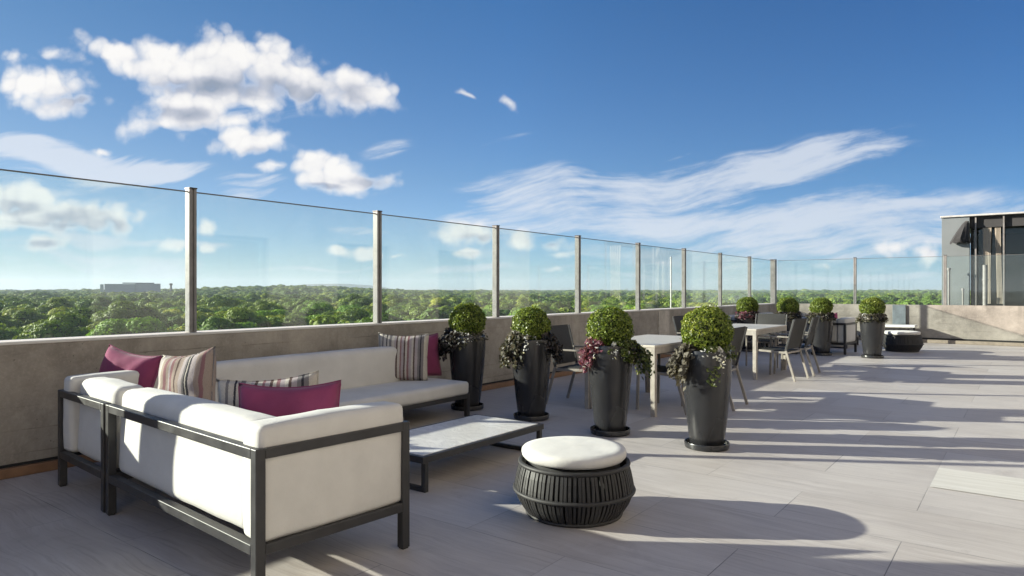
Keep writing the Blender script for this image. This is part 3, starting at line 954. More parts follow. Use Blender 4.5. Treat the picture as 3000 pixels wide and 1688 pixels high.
RAIL = .65; FR = .046
def sofa(name, label, cat, loc, rz, x0, x1, depth, arms=(), group=None, backs=1, seats=1, back_cut=0.0, corner=None):
    t = thing(name, label, cat, loc, rz, group)
    h = FR / 2
    xa, xb = x0 + h, x1 - h
    ya, yb = h, depth - h
    # frame rails
    mb = MB()
    mb.box(x0 + FR, x1 - FR, 0, FR, RAIL - FR, RAIL)
    mb.build('back_rail', M['dark_metal'], t, bevel=.004)
    mb = MB()
    mb.box(x0 + FR, x1 - FR, 0, FR, .195, .195 + FR)                      # back bottom rail
    mb.box(x0 + FR, x1 - FR, depth - FR, depth, .195, .195 + FR)          # front bottom rail
    for x in (x0, x1 - FR):
        mb.box(x, x + FR, FR, depth - FR, .195, .195 + FR)
    for y in np.linspace(.18, depth - .18, 4):                             # seat slats
        mb.box(x0 + FR, x1 - FR, y - .03, y + .03, .20, .222)
    mb.build('frame', M['dark_metal'], t, bevel=.004)
    for s in list(arms) + ([corner] if corner else []):
        x = x0 if s == 'a' else x1 - FR
        mb = MB(); mb.box(x, x + FR, FR, depth - FR, RAIL - FR, RAIL)
        mb.build('arm_rail', M['dark_metal'], t, bevel=.004)
    tall = {('a', 'back'), ('b', 'back')}
    for s in arms: tall.add((s, 'front'))
    if corner: tall.add((corner, 'front'))
    for s, x in (('a', x0), ('b', x1 - FR)):
        for e, y in (('back', 0), ('front', depth - FR)):
            mb = MB(); mb.box(x, x + FR, y, y + FR, .006, RAIL if (s, e) in tall else .195 + FR)
            lg = mb.build('leg', M['dark_metal'], t, bevel=.004)
            mb = MB(); mb.box(x + .006, x + FR - .006, y + .006, y + FR - .006, 0, .006)
            mb.build('glide', M['dark_gap'], lg)
    ix0 = x0 + (FR * .35 if ('a' in arms or corner == 'a') else .012)
    ix1 = x1 - (FR * .35 if ('b' in arms or corner == 'b') else .012)
    bx0 = ix0 + (.165 if ('a' in arms or corner == 'a') else 0)
    bx1 = ix1 - (.165 if ('b' in arms or corner == 'b') else 0)
    # seat cushions
    w = (bx1 - bx0) / seats
    for k in range(seats):
        cx = bx0 + w * (k + .5)
        y0_ = .20
        cushion(cx, (y0_ + depth + .012) / 2, .305, w - .008, depth + .012 - y0_, .135, .034, .014, seed=k * 3 + x1, wr=.007).build('seat_cushion', M['white_fabric'], t, smooth=180)
    # back cushions: bulge slightly out through the frame, rounded top above the rail
    w = (bx1 - bx0) / backs
    for k in range(backs):
        cx = bx0 + w * (k + .5)
        def lean(q):
            q.y += .012 * (q.z / .25)
            return q
        cushion(cx, .155, .485, w - .006, .185, .495, .050, .012, seed=k * 5 + x0 + 2, wr=.008, shape=lean).build('back_cushion', M['white_fabric'], t, smooth=180)
    for s in list(arms) + ([corner] if corner else []):
        xx = (ix0 + .08) if s == 'a' else (ix1 - .08)
        cushion(xx, depth / 2 + .004, .490, .160, depth - .045, .505, .030, .010, seed=9 + x0, wr=.006).build('arm_cushion' if s in arms else 'side_cushion', M['white_fabric'], t, smooth=180)
    return t

SF = R(-41.0)
P0 = Vector((-1.075, 2.84, 0))
SX = Vector((math.cos(SF), math.sin(SF), 0)); SY = Vector((-math.sin(SF), math.cos(SF), 0))
def sp(x, y, z=0): 
    p = P0 + SX * x + SY * y
    return Vector((p.x, p.y, z))
near_group = 'sofa sections round the marble table'
far_group = 'sofa sections by the far parapet'
sofa_b = sofa('sofa', 'white two-seat sofa with dark frame, its back and arm toward the viewer', 'sofa', P0, SF, -1.75, 0, .84, arms=('b',))
CA = sp(-1.785, 0)
sofa_a = sofa('corner_sofa', 'white square corner sofa section beside the concrete parapet, holding a purple cushion', 'sofa', CA, SF, -.86, 0, .84, corner='a')
CD = R(36.0)
CX = R(-90.0) - CD
EB = Vector((-1.12, 7.59, 0))
sofa_c = sofa('bench_sofa', 'long white armless sofa along the parapet behind the marble table', 'sofa', EB, math.atan2(-math.cos(CD), -math.sin(CD)), 0, 2.75, .84, backs=1, seats=1)

# far lounge group: the same three pieces beyond the second row of planters
TR = Vector((7.93, 11.06, 0))
dup(sofa_b, P0 + TR, None, 'white two-seat sofa with dark frame beyond the far row of planters')
dup(sofa_a, CA + TR, None, 'white corner sofa section in the far lounge, mostly behind planters')
dup(sofa_c, EB + TR + Vector((.05, -.25, 0)), None, 'white armless sofa at the far corner of the glass screens')

# ------------------------------------------------------------------ pillows
def pillow_mesh(w, h, th, seed, slump=.02):
    mb = MB(); N = 22
    rnd = random.Random(seed)
    vs = [[], []]
    for side in (0, 1):
        for j in range(N + 1):
            v = -1 + 2 * j / N
            for i in range(N + 1):
                u = -1 + 2 * i / N
                x = w / 2 * u * (1 - .05 * (1 - v * v) * abs(u))
                z = h / 2 * v * (1 - .055 * (1 - u * u) * abs(v))
                prof = max(0, (1 - u ** 4)) ** .55 * max(0, (1 - v ** 4)) ** .55
                t_ = th / 2 * prof
                wrk = noise.noise(Vector((u * 2.2 + seed, v * 2.2, side * 3))) * .018 * prof
                rad = noise.noise(Vector((math.atan2(v, u) * 3 + seed, side, 1))) * .012 * (u * u + v * v) * prof
                zz = z - slump * (1 - u * u) * (1 if v > 0 else 0) * v
                y = (t_ + wrk + rad) * (1 if side else -1)
                vs[side].append((x, y, zz + h / 2))
    n1 = N + 1
    edge = lambda i, j: i in (0, N) or j in (0, N)
    idx = {}
    for side in (0, 1):
        for j in range(n1):
            for i in range(n1):
                if side and edge(i, j):
                    idx[(1, i, j)] = idx[(0, i, j)]
                else:
                    idx[(side, i, j)] = len(mb.v)
                    p = vs[side][j * n1 + i]
                    mb.v.append((p[0], 0 if edge(i, j) else p[1], p[2]))
    for side in (0, 1):
        for j in range(N):
            for i in range(N):
                q = (idx[(side, i, j)], idx[(side, i + 1, j)], idx[(side, i + 1, j + 1)], idx[(side, i, j + 1)])
                mb.f.append(q if side == 0 else tuple(reversed(q)))
                mb.m.append(0)
    # thin welt round the edge
    loop = [(i, 0) for i in range(N)] + [(N, j) for j in range(N)] + [(N - i, N) for i in range(N)] + [(0, N - j) for j in range(N)]
    return mb, [mb.v[idx[(0, i, j)]] for i, j in loop]

def pillow(label, matl, loc, yaw, tilt, roll, w=.5, h=.5, th=.17, seed=1, slump=.02):
    mb, loop = pillow_mesh(w, h, th, seed, slump)
    o = mb.build('throw_pillow', matl, None, smooth=180)
    o.location = loc
    o.rotation_euler = Matrix.Rotation(yaw, 4, 'Z').to_3x3().to_4x4() .to_euler()
    o.rotation_euler = (Matrix.Rotation(yaw, 3, 'Z') @ Matrix.Rotation(tilt, 3, 'X') @ Matrix.Rotation(roll, 3, 'Y')).to_euler()
    tag(o, label, 'cushion')
    mb2 = MB()
    mb2.tube([Vector(p) for p in loop] + [Vector(loop[0])], .0045, 6)
    mb2.build('piping', matl, o, smooth=180)
    return o

SEAT = .385
p1 = pillow('purple square cushion in the sofa corner by the parapet', M['purple_fabric'], (-2.86, 4.86, SEAT + .01), R(-18), R(-14), R(8), .52, .51, .17, 3)
p2 = pillow('large multicolour striped cushion standing in the sofa corner beside a purple one', M['stripes_warm'], (-2.18, 4.50, SEAT - .02), R(-22), R(-12), R(-9), .47, .56, .19, 5)
p3 = pillow('grey striped cushion half hidden behind the plum cushion on the two-seat sofa', M['stripes_cool'], (-1.31, 3.68, SEAT + .02), R(9), R(-8), R(-3.5), .54, .455, .15, 8)
p4 = pillow('plum oblong cushion leaning on the arm of the two-seat sofa', M['purple_fabric'], (-1.15, 3.47, SEAT + .005), R(4), R(-10), R(-1), .525, .46, .16, 12)
p5 = pillow('upright pale striped cushion at the open end of the long sofa', M['stripes_cool'], (-1.15, 7.08, SEAT - .01), R(2), R(-8), R(1), .53, .50, .16, 17)
p6 = pillow('purple cushion peeping out behind the striped one on the long sofa', M['purple_fabric'], (-.99, 7.38, SEAT - .01), R(28), R(-8), R(-2), .48, .47, .15, 21)
for p_, lab in ((p3, 'striped cushion on the far sofa between two planters'), (p4, 'plum cushion on the far sofa between two planters')):
    q = p_.copy(); COL.objects.link(q); q.location = p_.location + TR; q['label'] = lab
    for ch in kids(p_):
        c = ch.copy(); COL.objects.link(c); c.parent = q

# ------------------------------------------------------------------ coffee table
ct = thing('coffee_table', 'low coffee table with marble top and dark sled frame', 'coffee table', (-.577, 4.39, 0), R(-37))
L_, D_, H_ = 1.39, .72, .238
mb = MB()
mb.box(-D_, 0, 0, .032, H_ - .045, H_); mb.box(-D_, 0, L_ - .032, L_, H_ - .045, H_)
mb.box(-D_, -D_ + .032, .032, L_ - .032, H_ - .045, H_); mb.box(-.032, 0, .032, L_ - .032, H_ - .045, H_)
mb.build('top_frame', M['dark_metal'], ct, bevel=.003)
mb = MB(); mb.box(-D_ + .0325, -.0325, .0325, L_ - .0325, H_ - .03, H_ + .003)
mb.build('table_top', M['marble'], ct, bevel=.002)
for y in (.02, L_ - .055):
    mb = MB()
    mb.box(-.038, -.003, y, y + .035, .001, H_ - .046); mb.box(-D_ + .003, -D_ + .038, y, y + .035, .001, H_ - .046)
    mb.box(-D_ + .038, -.038, y, y + .035, .001, .032)
    mb.build('leg', M['dark_metal'], ct, bevel=.003)
ct2 = dup(ct, (7.60, 15.35, 0), None, 'low marble coffee table in the far lounge behind the planters')

# ------------------------------------------------------------------ ottoman
def ottoman(name, label, loc):
    t = thing(name, label, 'ottoman', loc, 0)
    prof = [(.262, 0), (.284, .02), (.325, .085), (.347, .14), (.350, .155), (.347, .185), (.334, .25), (.314, .315)]
    def rad(z):
        for (r0, z0), (r1, z1) in zip(prof, prof[1:]):
            if z <= z1: return r0 + (r1 - r0) * (z - z0) / (z1 - z0)
        return prof[-1][0]
    mb = MB(); mb.lathe([(max(.05, r - .05), z) for r, z in prof], 48)
    mb.build('inner_drum', M['dark_gap'], t, smooth=40)
    mb = MB(); rnd = random.Random(4)
    n = 84
    for k in range(n):
        a = 2 * math.pi * (k + rnd.uniform(-.12, .12)) / n
        pts = []
        a2 = a + rnd.uniform(-.012, .012)
        for j in range(9):
            z = .150 + (.312 - .150) * j / 8
            aa = a + (a2 - a) * j / 8
            pts.append((rad(z) * math.cos(aa), rad(z) * math.sin(aa), z))
        for j in range(8):
            mb.bar(pts[j], pts[j + 1], 0.0165, .011, side=(-math.sin(a), math.cos(a), 0))
    m_ = 88
    for k in range(m_):
        a = 2 * math.pi * (k + rnd.uniform(-.15, .15)) / m_
        pts = [(rad(z) * math.cos(a), rad(z) * math.sin(a), z) for z in (.008, .045, .085, .12, .150)]
        for j in range(4):
            mb.bar(pts[j], pts[j + 1], .0165, .010, side=(-math.sin(a), math.cos(a), 0))
    mb.build('woven_base', M['rope'], t)
    mb = MB()
    for z, w in ((.150, .013), (.305, .014), (.012, .012)):
        ring = [((rad(z) + .003) * math.cos(2 * math.pi * k / 64), (rad(z) + .003) * math.sin(2 * math.pi * k / 64), z) for k in range(65)]
        mb.tube(ring, w, 8)
    mb.build('ring', M['rope'], t, smooth=60)
    # round cushion, softly domed, with a welt
    mb = MB()
    pr = [(.02, .322), (.25, .322), (.292, .327), (.306, .343), (.310, .362), (.309, .378), (.300, .388), (.25, .393), (.17, .396), (.09, .398), (.01, .398)]
    mb.lathe(pr, 72, jit=lambda a, z: .004 * noise.noise(Vector((math.cos(a) * 2.5, math.sin(a) * 2.5, z * 20))))
    vs = []
    for (x, y, z) in mb.v:
        if z > .39: z += .0035 * noise.noise(Vector((x * 9, y * 9, 3))) + .0015 * noise.noise(Vector((x * 30, y * 30, 3))) - .010 * math.exp(-((x - .12) ** 2 + (y + .05) ** 2) / .004)
        vs.append((x, y, z))
    mb.v = vs
    mb.build('cushion', M['white_fabric'], t, smooth=180)
    return t
ot = ottoman('ottoman', 'round black woven ottoman with a white cushion in the foreground', (.369, 4.04, 0))
dup(ot, (8.50, 14.75, 0), R(40), 'round black ottoman with a white cushion beside the farthest planter', None, (1.12, 1.12, 1.12))
# low white-topped bench against the far wall
bn = thing('bench', 'low white-topped bench against the far concrete parapet', 'bench', wp(2.35, YF - .62), WALL_ANG)
mb = MB(); mb.box(0, 1.15, 0, .45, .40, .455); mb.build('seat', M['white_paint'], bn, bevel=.006)
for x in (.04, 1.05):
    mb = MB(); mb.box(x, x + .06, .02, .08, .0, .398); mb.box(x, x + .06, .37, .43, 0, .398); mb.box(x, x + .06, .08, .37, .02, .06)
    mb.build('leg', M['dark_metal'], bn, bevel=.003)

# ------------------------------------------------------------------ potted topiary
def pot_parts(t):
    prof = [(.13, .028), (.137, .035), (.150, .12), (.166, .25), (.182, .40), (.196, .56), (.203, .68), (.204, .74), (.201, .79), (.199, .818), (.195, .824),
            (.184, .824), (.180, .815), (.178, .775), (.02, .775)]
    mb = MB(); mb.lathe(prof, 56); mb.build('pot', M['pot'], t, smooth=45)
    mb = MB(); mb.lathe([(.170, 0), (.180, .006), (.186, .045), (.182, .052), (.174, .050), (.168, .022), (.02, .020)], 48)
    mb.build('saucer', M['pot'], t, smooth=45)
    mb = MB(); mb.lathe([(.177, .776), (.12, .790), (.03, .800)], 24); mb.build('soil', M['soil'], t, smooth=60)
    mb = MB(); mb.tube([(0, 0, .78), (.006, .004, .86), (0, 0, .95)], [.016, .014, .012], 10); mb.build('stem', M['stem'], t, smooth=60)

def ball_mesh(seed, r, n=6800, squash=.95):
    rng = np.random.default_rng(seed)
    d = rng.normal(0, 1, (n, 3)); d /= np.linalg.norm(d, axis=1, keepdims=True)
    lump = np.array([noise.noise(Vector(p * 3.2 + seed)) * .055 + noise.noise(Vector(p * 8.0 + seed)) * .05 for p in d])
    big = np.array([noise.noise(Vector(p * 1.4 + seed * 2)) * .085 for p in d])
    rr = r * (1 + lump * 1.35 + big) * (1 - np.abs(rng.normal(0, .065, n)))
    stray = rng.random(n) < .05
    rr[stray] *= rng.uniform(1.0, 1.09, stray.sum())
    c = d * rr[:, None]
    c[:, 2] *= squash
    return quads_mesh('foliage_ball', c, d, rng.uniform(.008, .0165, n), rng, .9, .75)

def trailing(name, specs, seed, matl, parent, leaf=.017, aspect=1.0):
    """stems that leave the rim and hang: specs = (angle deg, spread, stems, reach out, drop, rise)"""
    rng = np.random.default_rng(seed)
    C, Nn, Sz = [], [], []
    for (ang, spread, stems, out, drop, rise) in specs:
        for s in range(stems):
            a = R(ang + rng.normal(0, spread))
            o_, dr, ri = out * rng.uniform(.35, 1.1), drop * rng.uniform(.2, 1.1), rise * rng.uniform(.3, 1.2)
            k = int(10 + 70 * (o_ + dr))
            bend = rng.normal(0, .10)
            for j in range(k):
                tt = (j + rng.random()) / k
                r_ = .10 + (.10 + o_) * (1 - (1 - tt) ** 1.7)
                z_ = .80 + ri * math.sin(min(1, tt * 1.6) * math.pi) - dr * tt ** 2.2
                if r_ < .21 and z_ < .83: z_ = .83 + rng.random() * .02
                aa = a + bend * tt
                p = np.array([r_ * math.cos(aa), r_ * math.sin(aa), z_]) + rng.normal(0, .011, 3)
                C.append(p); Nn.append([math.cos(aa) * .7, math.sin(aa) * .7, .6]); Sz.append(leaf * rng.uniform(.55, 1.25))
    me = quads_mesh(name, np.array(C), np.array(Nn), np.array(Sz), rng, aspect, .55)
    return obj(name, me, matl, parent)

BALLS = [ball_mesh(11, .205), ball_mesh(12, .200), ball_mesh(13, .208), ball_mesh(14, .212)]
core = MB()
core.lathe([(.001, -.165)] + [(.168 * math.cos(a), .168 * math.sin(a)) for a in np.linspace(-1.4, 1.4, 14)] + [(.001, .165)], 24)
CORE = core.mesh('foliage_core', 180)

def topiary(label, loc, ball, zc, specs, scale=1.0, group=None):
    t = thing('potted_topiary', label, 'planter', loc, 0, group)
    pot_parts(t)
    b = obj('foliage', ball, M['box_leaf'], t, (0, 0, zc))
    obj('ball_shade', CORE, M['ball_shade_core'], b)  # solid dark filler, shade between the leaves given by its colour
    for i, (nm, mt, sp_, sd, lf) in enumerate(specs):
        trailing(nm, sp_, sd, M[mt], t, lf)
    return t

V = -90   # toward the viewer
pot4 = topiary('tall black planter hung with dry grey leaves, standing nearest the open floor', (1.64, 5.70, 0), BALLS[3], .985, [
    ('trailing_foliage', 'brown_leaf', [(188, 10, 26, .10, .22, .05), (200, 8, 18, .12, .26, .06)], 41, .030),
    ('trailing_foliage', 'trail_leaf', [(-86, 10, 7, .04, .26, .02), (-50, 12, 9, .03, .05, .04), (0, 20, 8, .03, .05, .04)], 42, .017),
    ('flowers', 'white_flower', [(-95, 18, 6, .03, .04, .06), (-84, 6, 2, .045, .27, .02)], 43, .014)])
pot3 = topiary('tall black planter with pink leaves spilling over one side, green trails on the other', (.908, 6.26, 0), BALLS[2], .972, [
    ('trailing_foliage', 'pink_leaf', [(194, 13, 34, .07, .21, .07), (232, 10, 8, .02, .03, .06)], 51, .024),
    ('trailing_foliage', 'trail_leaf', [(-48, 15, 32, .05, .14, .06), (-12, 13, 32, .16, .26, .05)], 52, .023),
    ('trailing_foliage', 'dark_leaf', [(-14, 16, 18, .12, .18, .05), (196, 14, 8, .05, .2, .05)], 53, .019),
    ('flowers', 'white_flower', [(-60, 25, 8, .05, .13, .07), (200, 20, 4, .05, .1, .08)], 54, .013)])
pot2 = topiary('tall black planter behind the coffee table, shaggy brown foliage round its bush', (.20, 6.98, 0), BALLS[1], .955, [
    ('trailing_foliage', 'olive_leaf', [(200, 17, 84, .11, .25, .10), (240, 12, 10, .02, .03, .08)], 61, .026),
    ('trailing_foliage', 'dark_leaf', [(-2, 17, 62, .10, .20, .08), (208, 16, 24, .10, .22, .08)], 62, .026),
    ('flowers', 'white_flower', [(-95, 18, 4, .03, .03, .10), (212, 18, 6, .09, .2, .08)], 63, .013)])
pot1 = topiary('tall black planter at the end of the long sofa, dark purple leaves hanging', (-.50, 7.57, 0), BALLS[0], .978, [
    ('trailing_foliage', 'dark_leaf', [(192, 16, 76, .12, .22, .09), (226, 10, 22, .05, .15, .05)], 71, .026),
    ('trailing_foliage', 'olive_leaf', [(220, 22, 16, .06, .12, .10), (-30, 30, 12, .04, .02, .03)], 72, .018),
    ('flowers', 'white_flower', [(245, 16, 5, .03, .04, .09)], 73, .013)])
far_specs = lambda s: [('trailing_foliage', 'olive_leaf', [(-120, 40, 40, .04, .10, .06), (190, 30, 24, .07, .12, .06)], s, .024),
                       ('trailing_foliage', 'dark_leaf', [(-60, 60, 40, .04, .08, .05)], s + 1, .024),
                       ('flowers', 'white_flower', [(-100, 40, 4, .03, .07, .06)], s + 2, .015)]
tf0 = topiary('far black planter with a round bush, beside the far black ottoman', (7.08, 13.30, 0), BALLS[2], 0.99, far_specs(81))
tf1 = topiary('far black planter with a round bush, standing before the far sofa', (6.34, 13.87, 0), BALLS[1], 0.98, far_specs(91))
tf2 = topiary('far planter with a round bush, seen just above the second dining table', (5.81, 14.26, 0), BALLS[0], .98, far_specs(101))
tf3 = topiary('far planter with round bush and reddish leaves, closest of its row to the parapet', (5.14, 14.78, 0), BALLS[3], .98, [
    ('trailing_foliage', 'pink_leaf', [(-120, 50, 30, .05, .10, .06)], 111, .024), ('trailing_foliage', 'dark_leaf', [(-60, 80, 50, .06, .12, .06)], 112, .024)])
for o in (tf0, tf1, tf2, tf3):
    o.scale = (1.10, 1.10, 1.0)

# ------------------------------------------------------------------ dining tables and chairs
def dining_table(label, loc, rz, L=1.6, Wd=.86):
    t = thing('dining_table', label, 'table', loc, rz)
    mb = MB(); mb.box(-Wd, 0, 0, L, .722, .748); mb.build('table_top', M['table_top'], t, bevel=.005)
    mb = MB()
    mb.box(-Wd + .05, -.05, .006, .034, .655, .7215); mb.box(-Wd + .05, -.05, L - .034, L - .006, .655, .7215)
    mb.box(-Wd + .006, -Wd + .034, .05, L - .05, .655, .7215); mb.box(-.034, -.006, .05, L - .05, .655, .7215)
    mb.build('apron', M['taupe_metal'], t, bevel=.003)
    for x in (-Wd + .004, -.056):
        for y in (.004, L - .056):
            mb = MB(); mb.box(x, x + .052, y, y + .052, 0, .7215)
            mb.build('leg', M['taupe_metal'], t, bevel=.004)
    return t
TROT = R(-37.3)
T1 = Vector((1.49, 7.05, 0)); T2 = Vector((3.61, 10.0, 0))
dining_table('pale dining table behind the near row of planters', T1, TROT)
dining_table('pale dining table farther along, between the two rows of planters', T2, TROT)

def make_chair(label):
    t = thing('dining_chair', label, 'chair', (0, 0, 0), 0)
    hw = .265
    # faces +y
    for s in (-1, 1):
        x = s * hw
        mb = MB(); mb.bar((x, .235, 0), (x, .215, .625), .022, .032, side=(1, 0, 0)); mb.build('leg', M['chair_metal'], t, bevel=.004)
        mb = MB(); mb.bar((x, -.345, 0), (x, -.215, .44), .022, .032, side=(1, 0, 0)); mb.build('leg', M['chair_metal'], t, bevel=.004)
        mb = MB(); mb.bar((x, -.2145, .441), (x, -.335, .90), .020, .030, side=(1, 0, 0)); mb.build('back_post', M['dark_metal'], t, bevel=.004)
        mb = MB(); mb.bar((x, .237, .640), (x, -.262, .640), .032, .020, side=(1, 0, 0)); mb.build('armrest', M['chair_metal'], t, bevel=.005)
    mb = MB()
    mb.bar((-hw + .014, .215, .425), (hw - .014, .215, .425), .03, .024, side=(0, 1, 0))
    mb.bar((-hw + .014, -.212, .405), (hw - .014, -.212, .405), .03, .024, side=(0, 1, 0))
    mb.bar((-hw + .014, .22, .425), (-hw + .014, -.21, .407), .024, .03, side=(1, 0, 0))
    mb.bar((hw - .014, .22, .425), (hw - .014, -.21, .407), .024, .03, side=(1, 0, 0))
    mb.build('seat_frame', M['chair_metal'], t, bevel=.003)
    def sling(name, a, b, sag, n=8):
        mb = MB(); vs, fs = [], []
        A, B = Vector(a), Vector(b)
        d = (B - A); nm = d.cross(Vector((1, 0, 0))).normalized()
        for lay in (0, 1):
            for j in range(n + 1):
                for i in range(n + 1):
                    u = -1 + 2 * i / n; tt = j / n
                    off = sag * (1 - u * u) * math.sin(tt * math.pi) + (.008 if lay else 0)
                    p = A + d * tt + nm * off
                    vs.append((u * (hw - .026), p.y, p.z))
        k = (n + 1) ** 2
        for j in range(n):
            for i in range(n):
                a_ = j * (n + 1) + i
                q = (a_, a_ + 1, a_ + n + 2, a_ + n + 1)
                fs.append(q); fs.append(tuple(x + k for x in reversed(q)))
        for i in range(n):
            fs.append((i + 1, i, i + k, i + 1 + k))
            b_ = n * (n + 1)
            fs.append((b_ + i, b_ + i + 1, b_ + i + 1 + k, b_ + i + k))
            fs.append((i * (n + 1), (i + 1) * (n + 1), (i + 1) * (n + 1) + k, i * (n + 1) + k))
            c_ = n
            fs.append(((i + 1) * (n + 1) + c_, i * (n + 1) + c_, i * (n + 1) + c_ + k, (i + 1) * (n + 1) + c_ + k))
        mb.add(vs, fs)
        return mb.build(name, M['sling'], t, smooth=50)
    sling('seat', (0, .22, .442), (0, -.20, .424), .022)
    sling('backrest', (0, -.222, .46), (0, -.336, .905), .02)
    return t
c1 = Vector((1.49, 7.05, 0)) + WA * .8 - WN * .43
c2 = Vector((3.61, 10.0, 0)) + WA * .8 - WN * .43
def cpos(c, n, a):
    p = c + WN * n + WA * a
    return (p.x, p.y, 0)
RZ_P, RZ_M, RZ_A, RZ_NA = R(-127.3), R(52.7), R(142.7), R(-37.3)
chair = make_chair('dark sling chair by the parapet, between the brown-leaved and pink-leaved planters')
chair.location = cpos(c1, -.62, -.52); chair.rotation_euler = (0, 0, RZ_P + R(4))
for (c, n, a, rz, lab) in (
    (c1, -.66, .48, RZ_P - R(2), 'dark sling chair whose back shows over the near table, parapet side'),
    (c1, .30, -.22, RZ_M, 'dark sling chair tucked under the near table behind the planter with dry leaves'),
    (c1, .60, .30, RZ_M + R(3), 'dark sling chair behind the planter with dry leaves, pale legs beside the pot'),
    (c2, -.60, -.42, RZ_P, 'dark sling chair on the parapet side of the second table, near end'),
    (c2, -.62, .36, RZ_P + R(3), 'dark sling chair on the parapet side of the second table, far end'),
    (c2, .62, -.36, RZ_M - R(6), 'pale-legged sling chair on the open side of the second table, nearer the viewer'),
    (c2, .64, .40, RZ_M + R(4), 'sling chair on the open side of the second table, in front of the far planter'),
    (c2, -.04, 1.22, RZ_A, 'sling chair at the far head of the second table')):
    dup(chair, cpos(c, n, a), rz, lab)

# ------------------------------------------------------------------ forest beyond
def zrise(x, y):
    r = math.hypot(x, y)
    t_ = min(1, max(0, (r - 900) / 3600)); t_ = t_ * t_ * (3 - 2 * t_)
    h = 9.0 * t_
    az = math.atan2(x, y)
    h += 21 * math.exp(-((az + .32) / .16) ** 2) * math.exp(-((r - 2300) / 700) ** 2)
    h += 3.0 * t_ * max(0, -az)
    h += 1.6 * noise.noise(Vector((x / 420, y / 420, 0)))
    return h
CANOPY = EYE - 12.5
def zground(x, y):
    return CANOPY - 13.5 + zrise(x, y)

# ground: one sheet reaching the horizon (polar grid)
def ground():
    vs, fs = [], []
    rs = [6] + list(np.geomspace(60, 14000, 46))
    nA = 96
    for r in rs:
        for k in range(nA):
            a = 2 * math.pi * k / nA
            x, y = r * math.sin(a), r * math.cos(a)
            vs.append((x, y, zground(x, y)))
    for i in range(len(rs) - 1):
        for k in range(nA):
            a, b = i * nA + k, i * nA + (k + 1) % nA
            fs.append((b, a, a + nA, b + nA))
    fs.append(tuple(range(nA)))
    mb = MB(); mb.add(vs, fs)
    m, t, b = mat('meadow', (.05, .08, .025), .95)
    co = coords(t)
    t.l.new(t.ramp(t.noise(co, .02, 6, .6), [(.3, (.030, .052, .014)), (.7, (.075, .10, .03))]), b.inputs['Base Color'])
    return mb.build('ground', m, smooth=180)
tag(ground(), 'dark green land under the forest, reaching the horizon', 'ground', kind='structure')

def crown_arrays(seed, n_clump, per, rad, height, leaf):
    """a broadleaf crown: clumps spread through an uneven dome, each clump a shell of leaf sprays"""
    rng = np.random.default_rng(seed)
    C, Nn, Sz = [], [], []
    cents = []
    for k in range(n_clump):
        a = rng.uniform(0, 2 * math.pi); q = math.sqrt(rng.uniform(0, 1))
        rr = rad * q * .70
        top = height * (.50 + .38 * (1 - q ** 2.2)) * rng.uniform(.86, 1.12)
        z = top if rng.random() < .72 else rng.uniform(.25, .8) * top
        cents.append((rr * math.cos(a), rr * math.sin(a), z, rad * rng.uniform(.28, .46)))
    for (x, y, z, cr) in cents:
        d = rng.normal(0, 1, (per, 3)); d[:, 2] = np.abs(d[:, 2]) * .9 + d[:, 2] * .1
        d /= np.linalg.norm(d, axis=1, keepdims=True)
        c = d * (cr * (1 - np.abs(rng.normal(0, .16, per))))[:, None] * np.array([1, 1, .78]) + np.array([x, y, z])
        C.append(c); Nn.append(d); Sz.append(leaf * rng.uniform(.6, 1.3, per))
    return np.concatenate(C), np.concatenate(Nn), np.concatenate(Sz), rng, cents

def crown_mesh(seed, n_clump=26, per=130, rad=6.0, height=10.0, leaf=.42):
    C, Nn, Sz, rng, cents = crown_arrays(seed, n_clump, per, rad, height, leaf)
    return quads_mesh('crown', C, Nn, Sz, rng, 1.0, .34), cents
def trunk_mesh(cents, height):
    mb = MB()
    mb.tube([(0, 0, -5.5), (.1, .05, -2), (0, .1, 2.5), (0, 0, height * .5)], [.42, .34, .26, .12], 8)
    for (x, y, z, cr) in cents[:7]:
        mb.tube([(0, .05, 1.5), (x * .5, y * .5, z * .5 + 1), (x, y, z)], [.17, .11, .04], 6)
    return mb.mesh('trunk', 60)
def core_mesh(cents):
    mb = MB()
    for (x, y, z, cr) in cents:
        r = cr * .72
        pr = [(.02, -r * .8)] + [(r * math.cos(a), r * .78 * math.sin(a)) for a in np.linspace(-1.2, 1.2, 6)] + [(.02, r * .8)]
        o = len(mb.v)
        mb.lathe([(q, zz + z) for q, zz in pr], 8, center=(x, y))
    return mb.mesh('crown_shade', 180)

def leaf_variant(name, tone):
    return m_leaf(name, [(p, tuple(c * k for c, k in zip(col, tone))) for p, col in FOREST_STOPS], .6, .25, [(0, (.8, .84, .8)), (.5, (1, 1, 1)), (1, (1.25, 1.15, 1.05))])
KINDS_T = [
    ('dark_green', (.50, .68, .60), 'dark green dense broadleaf tree in the forest beyond the glass', 17, 10.6, 14.5),
    ('mid_green', (1.0, 1.0, 1.0), 'mid green broadleaf tree with a lumpy crown in the forest beyond the glass', 19, 11.4, 14.0),
    ('yellow_green', (1.95, 1.55, 1.0), 'yellowish green broadleaf tree in the forest beyond the glass', 15, 9.4, 12.6),
    ('pale_olive', (1.55, 1.30, 1.55), 'pale olive loose-crowned tree in the forest beyond the glass', 17, 10.2, 13.2),
    ('bright_green', (1.05, 1.32, .8), 'bright green rounded tree in the forest beyond the glass', 20, 11.0, 13.6),
]
rng = np.random.default_rng(77)
pts = []
r = 95.0
